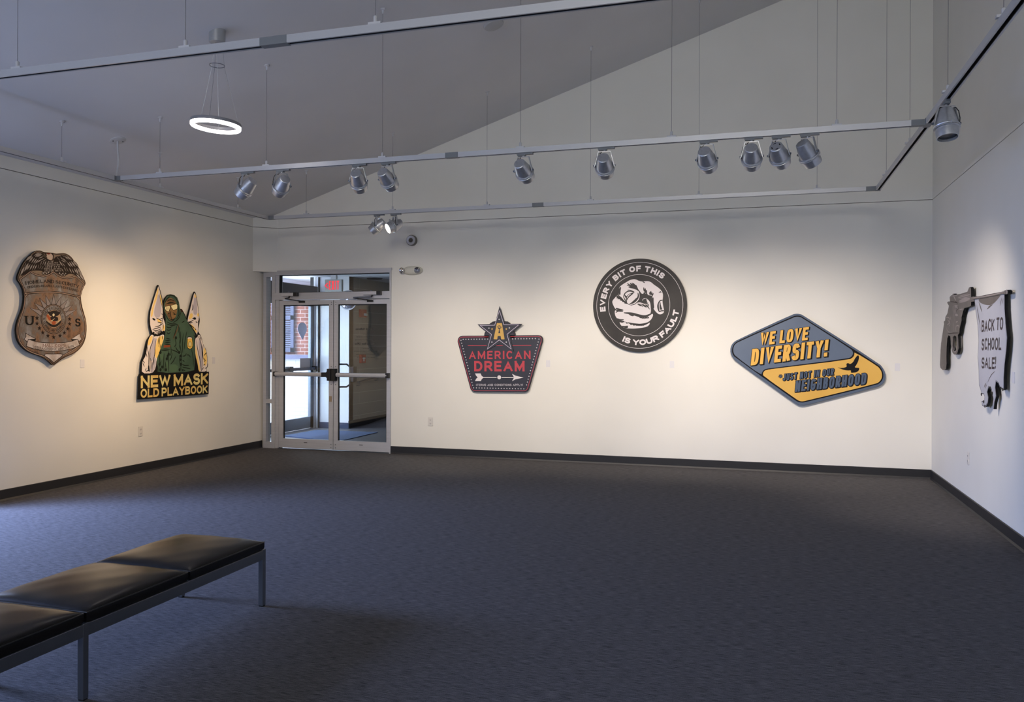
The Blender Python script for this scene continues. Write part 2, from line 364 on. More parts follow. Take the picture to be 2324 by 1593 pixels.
# outside door leaf
DM = mat('entrance_door_metal', linear=(.20, .23, .28), rough=.45, metal=.3)
b = MB(); y0, y1 = 11.4, 13.06
b.box(XE-.025, XE+.025, y0, y0+.07, .01, 2.3, DM); b.box(XE-.025, XE+.025, y1-.10, y1, .01, 2.3, DM); b.box(XE-.025, XE+.025, y0, y1, .01, .21, DM); b.box(XE-.025, XE+.025, y0, y1, 2.2, 2.3, DM)
d3 = struct(b.build('door_3'))
b = MB(); b.box(XE-.004, XE+.004, y0+.07, y1-.10, .21, 2.2, GLASS); b.build('glass_pane', d3)
b = MB(); b.box(XE+.02, XE+.10, y0+.1, y1+.02, 1.055, 1.105, mat('push_bar_dark', (38, 42, 62), .5)); b.box(XE+.02, XE+.11, 12.15, 12.26, 1.03, 1.13, BLACKP); b.box(XE+.02, XE+.11, y1-.06, y1+.04, 1.02, 1.12, BLACKP); b.build('push_bar', d3)
b = MB(); a = on_x(683, 813, XE+.03); c = on_x(711, 840, XE+.03); b.box(XE+.010, XE+.013, a.y, c.y, c.z, a.z, mat('notice_paper', (176, 168, 172), .8))
o = b.build('paper_notice'); tag(o, 'blank grey paper notice taped on the entrance door glass', 'notice')
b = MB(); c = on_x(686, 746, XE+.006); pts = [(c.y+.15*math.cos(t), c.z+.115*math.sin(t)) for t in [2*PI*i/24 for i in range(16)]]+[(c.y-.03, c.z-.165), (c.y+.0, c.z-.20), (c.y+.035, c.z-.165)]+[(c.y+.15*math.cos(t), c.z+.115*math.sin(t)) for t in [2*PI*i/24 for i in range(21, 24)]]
b.prism(pts, XE+.006, XE+.008, 'x', mat('pale_reflection_paint', (196, 200, 226), .6)); o = b.build('painted_reflection'); tag(o, 'round pale lilac patch painted as a reflection on the entrance door glass above the notice', 'painted reflection')  # reflection in the door glass, laid on as a pale solid patch
# floor mat
MATB = noise_mat('blue_mat', (.035, .06, .13), (.06, .09, .18), 60, rough=.95, detail=2)
b = MB(); b.prism([(-7.72, 11.15), (-6.15, 11.15), (-6.15, 13.0), (-7.72, 13.0)], 0, .012, 'z', MATB)
pp = [on_floor(643, 990), on_floor(718, 977), on_floor(857, 982), on_floor(767, 1003)]
b = MB(); b.prism([(p.x, p.y) for p in pp], 0, .011, 'z', MATB); o = b.build('floor_mat'); tag(o, 'blue entrance mat on the vestibule floor seen through the doors', 'mat')
# exit sign hanging in the vestibule
ex = on_y(757, 648, 12.6)
b = MB(); b.box(-.165, .165, -.03, .03, -.105, .105, mat('exit_housing', linear=(.36, .37, .33), rough=.5))
EX = empty('exit_sign', (ex.x+.01, 12.6, ex.z), 'hanging EXIT sign with red letters and left arrow beyond the transom glass', 'sign')
b.build('housing', EX, bevel=.006)
b = MB(); b.box(-.05, .05, -.03, .03, .105, VZ-ex.z, WHITEP); b.build('canopy', EX)
# convex mirror, alarm devices, cabinet, handrail, ceiling vent
cm = on_y(790, 681, 12.9)
CMR = empty('convex_mirror', (cm.x, 12.9, cm.z), 'round convex safety mirror at the corridor corner beyond the doors', 'mirror')
Mx = Matrix.Rotation(PI/2, 4, 'X')
b = MB(); b.lathe([(0, .09), (.06, .085), (.11, .067), (.15, .035), (.168, .0)], mat('mirror_dome', linear=(.45, .5, .6), rough=.06, metal=1), 32, Mx); b.build('mirror_dome', CMR)
b = MB(); b.tube([(.172*math.cos(t), 0, .172*math.sin(t)) for t in [2*PI*i/32 for i in range(32)]], .009, WHITEP, closed=True); b.tube([(0, 0, 0), (0, .19, .02)], .012, WHITEP); b.build('mirror_rim', CMR)
RED = mat('alarm_red', (165, 42, 24), .45)
def on_cor(px, py): return on_x(px, py, XC)
p = on_cor(820, 711); AL = empty('fire_alarm_strobe', (XC, p.y, p.z), 'red fire alarm horn strobe high on the dark corridor wall', 'fire alarm')
b = MB(); b.box(.0, .05, -.10, .12, -.075, .075, RED); b.build('housing', AL, bevel=.006)
b = MB(); b.box(.05, .085, .0, .09, -.045, -.0, WHITEP); b.build('strobe_lens', AL, bevel=.006)
p = on_cor(820, 814); PS = empty('fire_alarm_pull_station', (XC, p.y, p.z), 'red manual pull station on the corridor wall below the alarm strobe', 'fire alarm')
b = MB(); b.box(0, .05, -.09, .09, -.08, .08, RED); b.build('housing', PS, bevel=.006)
b = MB(); b.box(.05, .062, -.045, .045, .0, .022, WHITEP); b.box(.05, .06, -.012, .012, -.045, .0, WHITEP); b.build('pull_handle', PS)
b = MB(); a = on_cor(795, 832); c = on_cor(803, 866); b.box(XC, XC+.06, YW+.06, c.y, c.z, a.z, mat('cabinet_dark', (62, 58, 54), .5)); o = b.build('wall_cabinet', bevel=.006); tag(o, 'small dark cabinet on the corridor wall beside the white end wall', 'cabinet')
a = on_cor(805, 867); c = on_cor(884, 845)
b = MB(); b.tube([(XC+.07, a.y, a.z), (XC+.07, c.y+1.5, c.z+(c.z-a.z)*1.5/(c.y-a.y))], .019, CHROME); 
HR = empty('handrail', (0, 0, 0), 'steel handrail rising along the dark corridor wall', 'handrail'); b.build('rail', HR)
for t in (.05, .55): 
    b = MB(); q = a.lerp(c, t); b.tube([(XC, q.y, q.z-.07), (XC+.06, q.y, q.z-.07), (XC+.07, q.y, q.z)], .009, CHROME); b.build('bracket', HR)
# corridor ramp floor rising away
b = MB(); b.prism([(13.6, 0), (20.9, 0), (20.9, .55)], XC+.02, -3.3, 'x', VFLOOR); struct(b.build('floor_ramp'))
b = MB(); q = on_plane(850, 631.5, (0, 0, 1), VZ); b.lathe([(0, -.02), (.13, -.02), (.15, 0)], mat('vent_dark', (30, 32, 38), .7), 24, Matrix.Translation((q.x, q.y, VZ))); o = b.build('ceiling_vent'); tag(o, 'round dark vent in the vestibule tile ceiling', 'vent')
# courtyard beyond the entrance: brick wall with shutter, sunlit painted wall and paving
def brick(name, c1, c2, mo):
    m = mat(name, linear=c1, rough=.85); n, l, b = nodes(m)
    tc = n.new('ShaderNodeTexCoord'); sx = n.new('ShaderNodeSeparateXYZ'); cb = n.new('ShaderNodeCombineXYZ'); br = n.new('ShaderNodeTexBrick')
    br.inputs['Color1'].default_value = tuple(c1)+(1,); br.inputs['Color2'].default_value = tuple(c2)+(1,); br.inputs['Mortar'].default_value = tuple(mo)+(1,)
    br.inputs['Scale'].default_value = 1; br.inputs['Brick Width'].default_value = .215; br.inputs['Row Height'].default_value = .080; br.inputs['Mortar Size'].default_value = .0065
    l.new(tc.outputs['Object'], sx.inputs[0]); l.new(sx.outputs[0], cb.inputs[0]); l.new(sx.outputs[2], cb.inputs[1]); l.new(cb.outputs[0], br.inputs[0]); l.new(br.outputs[0], b.inputs['Base Color']); return m
BR = brick('red_brick', (.30, .105, .075), (.38, .15, .11), (.62, .50, .50)); WB = brick('whitewashed_brick', (.88, .88, .90), (.84, .85, .88), (.66, .66, .72))
YB = 15.0
b = MB(); b.box(-16, -8.3, YB, YB+.3, 0, 5, BR); struct(b.build('wall_courtyard'))
b = MB(); b.box(-14, -8.3, 14.3, 14.6, -.1, 1.22, WB); b.prism([(14.28, 1.22), (14.62, 1.22), (14.8, 1.30), (14.2, 1.30)], -14, -8.3, 'x', mat('wall_cap', (170, 172, 205), .8))
o = b.build('garden_wall'); tag(o, 'bright whitewashed low brick wall outside the entrance', 'wall')
b = MB(); b.box(-16, XE-.1, D-1, YB, -.12, -.05, mat('paving', (200, 200, 208), .8)); struct(b.build('floor_courtyard'))
SH = mat('shutter_blue_grey', (96, 104, 136), .6)
a = on_y(640, 690, YB-.06).x; c = on_y(667.5, 690, YB-.06).x
ST = empty('window_shutter', (c, YB-.06, 1.35), 'blue grey louvred window shutter on the brick wall outside', 'shutter')
b = MB(); W_ = c-a+.25
b.box(-.075, 0, -.02, .02, 0, 2.2, SH); b.box(-W_, -W_+.07, -.02, .02, 0, 2.2, SH)
for z in (0, .68, 2.1): b.box(-W_, 0, -.02, .02, z, z+.09, SH)
b.build('frame', ST)
b = MB()
for i in range(13): b.prism([(-.015, .10+i*.044), (.012, .13+i*.044), (.012, .137+i*.044), (-.015, .107+i*.044)], -W_+.07, -.075, 'x', SH)
b.build('louvre_panel', ST)
b = MB()
for i in range(30): b.prism([(-.015, .79+i*.043), (.012, .82+i*.043), (.012, .827+i*.043), (-.015, .797+i*.043)], -W_+.07, -.075, 'x', SH)
b.build('louvre_panel', ST)

# ================================================================== TRACK GRID
RW, RH = .046, .043
def rail(name_label, p0, p1, cuts=(), group='suspended lighting track runs'):
    """rail between two points at height HT, extruded profile with a dark slot underneath; cuts = grey connector positions along it"""
    p0, p1 = Vector(p0), Vector(p1); d = (p1-p0); L = d.length; d.normalize(); ang = math.atan2(d.y, d.x)
    e = empty('track_rail', (p0.x, p0.y, HT), name_label, 'lighting track', rz=ang)
    b = MB(); h = RH/2; r = RW/2; s = .012
    prof = [(-r, -h), (-s, -h), (-s, h-.015), (s, h-.015), (s, -h), (r, -h), (r, h), (-r, h)]
    b.prism(prof, 0, L, 'x', TRACK)
    b.build('channel', e)
    b = MB(); b.box(0, L, -s+.0004, s-.0004, h-.018, h-.0155, TRACKDK); b.box(0, L, -s+.0002, -s+.0022, -h+.003, h-.0155, TRACKDK); b.box(0, L, s-.0022, s-.0002, -h+.003, h-.0155, TRACKDK); b.build('conductor_slot', e)
    for c, w in cuts:
        b = MB(); b.box(c-w/2, c+w/2, -r-.001, r+.001, -h-.001, h+.001, CONN); b.build('connector', e)
    return e
XA, XB = TX0, TX1
rail('long track run nearest the camera crossing the top left of the room', (XA-.0, TY3), (XB, TY3), cuts=[((-2.315*K)-XA, .17)])
rail('middle track run carrying ten spotlights across the room', (XA+.02, TY2), (XB-.02, TY2), cuts=[(.02, .07), (XB-XA-.09, .09), ((on_y(1022, 341, TY2).x)-XA, .12)])
rail('far track run along the back wall above the entrance doors', (XA+.02, TY1), (XB-.02, TY1), cuts=[(.03, .10), (XB-XA-.09, .10), ((on_y(1218, 460, TY1).x)-XA, .14)])
rail('left track run alongside the left wall', (XA, 1.2), (XA, TY1+RW/2), cuts=[(TY2-1.2, .09)])
rail('right track run alongside the right wall', (XB, 1.2), (XB, TY1+RW/2), cuts=[(TY2-1.2, .12), (TY1-1.2, .06)])

# suspension wires
def make_wire(x, y, label):
    zt = ceilz(x); z0 = HT+RH/2
    e = empty('suspension_wire', (x, y, z0), label, 'suspension wire', 'steel wires holding the lighting track')
    b = MB(); b.tube([(0, 0, .04), (0, 0, zt-z0-.02)], .0016, WIRE, 6); b.build('wire', e)
    b = MB(); b.box(-.036, .036, -.016, .016, 0, .014, WHITEP); b.lathe([(.011, .014), (.011, .045), (.007, .050), (0, .050)], WHITEP, 12); b.build('track_clip', e)
    b = MB(); b.lathe([(0, -.045), (.006, -.044), (.009, -.03), (.011, -.012), (.026, -.006), (.026, .012)], WHITEP, 14, Matrix.Translation((0, 0, zt-z0))); b.build('ceiling_anchor', e)
    return e
T2 = {363: 'hanging wire on the middle track, leftmost of its six', 605: 'hanging wire on the middle track, second from the left corner', 868: 'hanging wire on the middle track between the left pairs of spotlights',
      1181: 'hanging wire on the middle track above the fifth spotlight from the left', 1524: 'hanging wire on the middle track left of the group of four spotlights', 1899: 'hanging wire on the middle track right of the last spotlight'}
for px, lb in T2.items(): make_wire(on_y(px, 330, TY2).x, TY2, lb)
T1 = {695: 'hanging wire on the far track nearest the left corner', 891: 'hanging wire on the far track above the lit spotlight', 1105: 'hanging wire on the far track above the star shaped sign',
      1340: 'hanging wire on the far track above the round hand sign', 1586: 'hanging wire on the far track left of the diamond sign', 1854: 'hanging wire on the far track nearest the right corner'}
for px, lb in T1.items(): make_wire(on_y(px, 460, TY1).x, TY1, lb)
T3 = {40: 'hanging wire on the near track at the left edge of the picture', 421: 'hanging wire on the near track left of the round canopy', 852: 'hanging wire on the near track right of the grey connector'}
for px, lb in T3.items(): make_wire(on_y(px, 100, TY3).x, TY3, lb)
for py_, lb in ((5.436, 'short hanging wire on the left track above the badge sign'), (6.608, 'short hanging wire on the left track above the masked figures sign'), (7.852, 'short hanging wire on the left track nearest the back corner')): make_wire(XA, py_*K, lb)
for px, lb in ((2151, 'hanging wire on the right track beside its spotlight'), (2277, 'hanging wire on the right track nearest the camera'), (2065, 'hanging wire on the right track just past the middle track joint'), (2012, 'hanging wire on the right track nearest the back corner')): make_wire(XB, on_x(px, 300, XB).y, lb)

# ================================================================== SPOTLIGHTS
def aim_angles(base, target):
    d = Vector(target)-Vector(base); az = math.atan2(d.y, d.x)-PI/2; el = math.atan2(-d.z, math.hypot(d.x, d.y)); return az, el
PIV = .150
def spot_parts():
    P = {}
    b = MB(); b.box(-.055, .085, -.014, .014, -.016, -.001, CONN); b.box(-.05, .02, -.017, .017, -.026, -.014, CONN); b.lathe([(.010, -.018), (.010, -.036), (0, -.036)], SILVER, 12); P['track_adapter'] = b
    b = MB(); t = .0025
    b.box(-.052, .052, -.011, .011, -.037, -.033, SILVER)
    for s in (-1, 1): b.add([(s*.052, -.011, -.033), (s*.052, .011, -.033), (s*.085, .011, -PIV-.012), (s*.085, -.011, -PIV-.012), (s*.048, -.011, -.037), (s*.048, .011, -.037), (s*.081, .011, -PIV-.012), (s*.081, -.011, -PIV-.012)],
                            [(0, 1, 2, 3), (4, 5, 6, 7), (0, 4, 7, 3), (1, 5, 6, 2), (3, 2, 6, 7), (0, 1, 5, 4)], SILVER)
    for s in (-1, 1): b.lathe([(.008, -.006), (.008, .012), (0, .012)], CHROME, 10, Matrix.Translation((s*.081, 0, -PIV)) @ Matrix.Rotation(s*PI/2, 4, 'Y'))
    P['yoke'] = b
    # housing: light leaves along local -Z, origin at the pivot
    b = MB(); b.lathe([(0, .100), (.045, .100), (.050, .096), (.057, .066), (.067, .018), (.070, 0), (.071, -.024)], SILVER, 36)
    b.lathe([(.071, -.040), (.072, -.066), (.067, -.104), (.062, -.104), (.062, -.066)], SILVER, 36); P['lamp_housing'] = b
    b = MB(); b.lathe([(.068, -.016), (.081, -.020), (.083, -.025), (.081, -.030), (.076, -.032), (.082, -.036), (.082, -.041), (.068, -.045)], SILVER, 36)
    b.box(-.006, .006, .076, .097, -.040, -.024, SILVER); P['trim_ring'] = b
    b = MB(); b.lathe([(.0618, -.086), (.045, -.084), (0, -.081)], LENSOFF, 28); P['lens'] = b
    b = MB(); b.tube([(-.02, 0, -.03), (-.035, 0, -.05), (-.055, .012, -.048), (-.070, .02, -.075), (-.078, .02, -.12), (-.076, .018, -PIV-.02)], .0032, CABLE, 6); P['power_cable'] = b
    return P
_sp = spot_parts()
first = {}
def make_spot(p, track_ang, target, label, on=True, power=60, size=46, blend=1.0, color=(1, .80, .60), lens_on=False):
    x, y = p; base = (x, y, HT-RH/2)
    e = empty('track_spotlight', base, label, 'spotlight', 'silver spotlights clipped to the lighting track')
    piv = Vector((x, y, HT-RH/2-PIV)); az, el = aim_angles(piv, target)
    def part(name, parent, rot, loc=(0, 0, 0)):
        if name not in first: o = _sp[name].build(name); first[name] = o
        else: o = first[name].copy(); col.objects.link(o)
        o.parent = parent; o.location = loc; o.rotation_euler = rot; return o
    part('track_adapter', e, (0, 0, track_ang)); part('yoke', e, (0, 0, az)); part('power_cable', e, (0, 0, az))
    # local -Z to the aim direction: tilt about local X
    hs = part('lamp_housing', e, (PI/2-el, 0, az), (0, 0, -PIV))
    part('trim_ring', hs, (0, 0, 0)); ln = part('lens', hs, (0, 0, 0))
    if lens_on or on:
        me = ln.data
        key = 'lens_lit'
        if key not in first:
            me2 = me.copy(); me2.materials.clear(); me2.materials.append(LENSON); first[key] = me2
        ln.data = first[key]
    else:
        if 'lens_dark' not in first: first['lens_dark'] = _sp['lens'].build('lens').data; bpy.data.objects.remove([o for o in bpy.data.objects if o.data == first['lens_dark']][0])
        ln.data = first['lens_dark']
    if on:
        l = bpy.data.lights.new('spot_beam', 'SPOT'); l.energy = power*(1.80 if color[2] < .6 else 1.90); l.spot_size = math.radians(size); l.spot_blend = blend; l.color = color; l.shadow_soft_size = .045
        o = bpy.data.objects.new('spot_beam', l); col.objects.link(o); o.parent = hs; o.location = (0, 0, -.092)
    return e
sx2 = lambda px: on_y(px, 345, TY2).x
WARM = (1.0, .70, .42); WH = (1.0, .86, .74)
make_spot((sx2(560), TY2), 0, (XL, 7.0, 1.20), 'spotlight on the middle track aimed at the badge sign, first from the left', power=85, color=WARM, size=72)
make_spot((sx2(640), TY2), 0, (XL, 8.7, 1.10), 'spotlight on the middle track, second from the left, turned to the left wall', power=105, color=WARM, size=70)
make_spot((sx2(813), TY2), 0, (-4.3, D, .75), 'spotlight on the middle track, left one of the second pair', power=150, color=WH, size=66)
make_spot((sx2(879), TY2), 0, (-2.9, D, 1.0), 'spotlight on the middle track, right one of the second pair', power=80, color=WH, size=62)
make_spot((sx2(1188), TY2), 0, (-1.5, D, 1.25), 'spotlight on the middle track tilted right, alone left of the centre one', power=112, color=WH, size=60)
make_spot((sx2(1372), TY2), 0, (-1.45, D, 1.1), 'upright spotlight alone on the middle track above the round hand sign', power=95, color=WH, size=60)
make_spot((sx2(1604), TY2), 0, (.25, D, 1.1), 'spotlight on the middle track, leftmost of the group of four', power=105, color=WH, size=60)
make_spot((sx2(1706), TY2), 0, (.05, D, .9), 'spotlight on the middle track, second of the group of four', power=60, color=WH, size=60)
make_spot((sx2(1768), TY2), 0, (1.25, D, .9), 'spotlight on the middle track with slotted back cap, third of the group of four', power=65, color=WH, size=56)
make_spot((sx2(1833), TY2), 0, (XR, 8.6, .75), 'spotlight on the middle track, rightmost of the group of four', power=100, color=WH, size=74)
make_spot((on_y(858, 490, TY1).x, TY1), 0, (XL, 9.0, 1.2), 'spotlight on the far track turned left towards the wall', power=28, color=WARM, size=60)
make_spot((on_y(896, 485, TY1).x, TY1), 0, (XL, 6.5, 1.15), 'lit spotlight on the far track facing the room with glowing lens', power=85, color=WARM, size=54, lens_on=True)
make_spot((TX1, on_x(2148, 225, TX1).y), PI/2, (1.34, 5.25, -.5), 'unlit spotlight hanging from the right track near the right wall', on=False)
# slotted cap of one spotlight
b = MB()
for t in (.5, 2.0, 3.64, 5.14):
    for k_ in range(5): b.lathe([(.0045, .0008), (0, .0012)], BLACKP, 10, Matrix.Translation((.031*math.cos(t+(k_-2)*.11), .031*math.sin(t+(k_-2)*.11), .100)))
sl = [o for o in bpy.data.objects if o.name.startswith('track_spotlight') and 'slotted' in o.get('label', '')][0]
hs = [c for c in bpy.data.objects if c.parent == sl and c.name.startswith('lamp_housing')][0]
b.build('vent_slots', hs)
area('courtyard_daylight', (-11.5, 11.5, 6.0), (-9.6, 15, 1.0), 3.0, 3.0, 1000, (.93, .95, 1.0))

# ================================================================== 2D DRAWING ON ART PANELS
def crop(x0, y0, s): return lambda *pts: [(x0+p[0]/s, y0+p[1]/s) for p in pts]
def chaikin(pts, closed=True, it=2):
    pts = [Vector(p) for p in pts]
    for _ in range(it):
        n = len(pts); out = []
        if not closed: out.append(pts[0])
        for i in range(n if closed else n-1):
            a, c = pts[i], pts[(i+1) % n]; out += [a*.75+c*.25, a*.25+c*.75]
        if not closed: out.append(pts[-1])
        pts = out
    return pts
def area2(p): return sum(p[i].x*p[(i+1) % len(p)].y-p[(i+1) % len(p)].x*p[i].y for i in range(len(p)))/2
def inset(pts, d):
    """move a closed outline inwards by d"""
    n = len(pts); s = 1 if area2(pts) > 0 else -1; out = []
    for i in range(n):
        a = (pts[i]-pts[i-1]); c = (pts[(i+1) % n]-pts[i])
        if a.length < 1e-7: a = c
        if c.length < 1e-7: c = a
        a = a.normalized(); c = c.normalized()
        na = Vector((-a.y, a.x))*s; nc = Vector((-c.y, c.x))*s; q = na+nc
        q = q.normalized() if q.length > 1e-6 else na
        out.append(pts[i]+q*d/max(.5, q.dot(na)))
    return out
def strip(pts, w, closed=False, clampf=None, ext=0):
    """polyline -> quads with mitred joints; w = width or per-point widths"""
    P = [Vector((p[0], p[1])) for p in pts]; Q = [P[0]]
    ws = list(w) if hasattr(w, '__len__') else [w]*len(P)
    keep = [0]
    for i in range(1, len(P)):
        if (P[i]-P[keep[-1]]).length > 1e-6: keep.append(i)
    P = [P[i] for i in keep]; ws = [ws[i] for i in keep]; n = len(P)
    if n < 2: return [], []
    if not closed and ext:
        P[0] = P[0]-(P[1]-P[0]).normalized()*ext; P[-1] = P[-1]+(P[-1]-P[-2]).normalized()*ext
    L = []
    for i in range(n):
        if closed: a = P[i]-P[i-1]; c = P[(i+1) % n]-P[i]
        else: a = P[i]-P[i-1] if i else P[1]-P[0]; c = P[i+1]-P[i] if i < n-1 else P[i]-P[i-1]
        a = a.normalized(); c = c.normalized(); na = Vector((-a.y, a.x)); nc = Vector((-c.y, c.x)); q = na+nc
        q = q.normalized() if q.length > 1e-4 else na
        k = ws[i]/2/max(.42, q.dot(na)); L += [P[i]+q*k, P[i]-q*k]
    if clampf: L = [clampf(p) for p in L]
    fs = [(2*i, 2*i+1, 2*((i+1) % n)+1, 2*((i+1) % n)) for i in range(n if closed else n-1)]
    return L, fs

class Art:
    """flat shapes on a wall-mounted panel. side: 'L','B','R' wall; T = distance of the panel's front from the wall"""
    def __init__(s, side, T, ref):
        s.side, s.T = side, T
        if side == 'L': s.c = XL+T; s.hit = lambda x, y: on_x(x, y, s.c); s.uv = lambda p: Vector((p.y, p.z)); s.rz = PI/2; s.org3 = lambda u, v: (XL, u, v)
        elif side == 'B': s.c = D-T; s.hit = lambda x, y: on_y(x, y, s.c); s.uv = lambda p: Vector((p.x, p.z)); s.rz = 0; s.org3 = lambda u, v: (u, D, v)
        else: s.c = XR-T; s.hit = lambda x, y: on_x(x, y, s.c); s.uv = lambda p: Vector((-p.y, p.z)); s.rz = -PI/2; s.org3 = lambda u, v: (XR, -u, v)
        s.o = Vector((0, 0)); s.o = s.L([ref])[0]; s.mbs = {}
    n_ = 0; tk = 1.0
    def tick(s): s.n_ = (s.n_+1) % 20; return s.n_*.000008
    def L(s, pts): return [s.uv(s.hit(*p))-s.o for p in pts]
    def root(s, name, label, cat, group=None):
        p = s.org3(s.o.x, s.o.y); s.e = empty(name, p, label, cat, group, rz=s.rz); return s.e
    def mb(s, part):
        if part not in s.mbs: s.mbs[part] = MB()
        return s.mbs[part]
    # local frame: x = right along wall, y = into wall, z = up; front plane at y = -T
    def poly(s, part, pts, m, lv=1, holes=()):
        loops = [[Vector((p[0], p[1], 0)) for p in pts]]+[[Vector((p[0], p[1], 0)) for p in h] for h in holes]
        y = -s.T-.0006*lv-s.tick(); fl = [p for l in loops for p in l]
        s.mb(part).add([(p.x, y, p.y) for p in fl], [tuple(t) for t in tessellate_polygon(loops)], m)
    def fill(s, part, px, m, lv=1, it=1): s.poly(part, chaikin(s.L(px), True, it) if it else s.L(px), m, lv)
    def strokel(s, part, pts, w, m, lv=2, closed=False):
        v, f = strip(pts, w, closed); y = -s.T-.0006*lv-s.tick()
        s.mb(part).add([(p.x, y, p.y) for p in v], f, m)
    def stroke(s, part, px, w, m, lv=2, closed=False, it=2):
        pts = s.L(px); pts = chaikin(pts, closed, it) if it and len(pts) > 2 else pts; s.strokel(part, pts, w, m, lv, closed)
    def taper(s, part, px, w, m, lv=2, it=2):
        """brush line, thick in the middle and pointed at both ends"""
        pts = s.L(px); pts = chaikin(pts, False, it) if len(pts) > 2 else [pts[0].lerp(pts[1], t/6) for t in range(7)]
        n = len(pts); s.strokel(part, pts, [max(.0006, w*s.tk*math.sin(PI*(.06+.88*i/(n-1)))) for i in range(n)], m, lv)
    def disc(s, part, c, r, m, lv=2, n=24, ry=None):
        s.poly(part, [(c[0]+r*math.cos(2*PI*i/n), c[1]+(ry or r)*math.sin(2*PI*i/n)) for i in range(n)], m, lv)
    def ring(s, part, c, r, w, m, lv=2, n=72, ry=None): s.strokel(part, [(c[0]+r*math.cos(2*PI*i/n), c[1]+(ry or r)*math.sin(2*PI*i/n)) for i in range(n)], w, m, lv, True)
    def star(s, part, c, r, m, lv=2, rot=PI/2, k=.42):
        s.poly(part, [(c[0]+(r if i % 2 == 0 else r*k)*math.cos(rot+i*PI/5), c[1]+(r if i % 2 == 0 else r*k)*math.sin(rot+i*PI/5)) for i in range(10)], m, lv)
    def panel(s, part, pts, thick, mf, ms, holes=(), back=None):
        """solid cut-out panel: front face mf, edges and back ms"""
        y0, y1 = -s.T, -s.T+thick; b = s.mb(part)
        loops = [list(pts)]+[list(h) for h in holes]; fl = [p for l in loops for p in l]; n = len(fl)
        tr = tessellate_polygon([[Vector((p[0], p[1], 0)) for p in l] for l in loops])
        b.add([(p[0], y0, p[1]) for p in fl], [tuple(t) for t in tr], mf); b.add([(p[0], y1, p[1]) for p in fl], [tuple(t) for t in tr], ms)
        for l in loops:
            k = len(l); b.add([(p[0], y0, p[1]) for p in l]+[(p[0], y1, p[1]) for p in l], [(i, (i+1) % k, k+(i+1) % k, k+i) for i in range(k)], ms)
    def spacers(s, pts, thick):
        b = MB()
        for p in pts: b.lathe([(.02, -s.T+thick), (.02, 0)], BLACKP, 12, Matrix.Translation((p[0], 0, p[1])) @ Matrix.Rotation(-PI/2, 4, 'X'))
        b.build('standoff', s.e)
    def finish(s, parts=None):
        made = {}
        for k, b in s.mbs.items(): made[k] = b.build(k.split('#')[0], s.e)
        return made

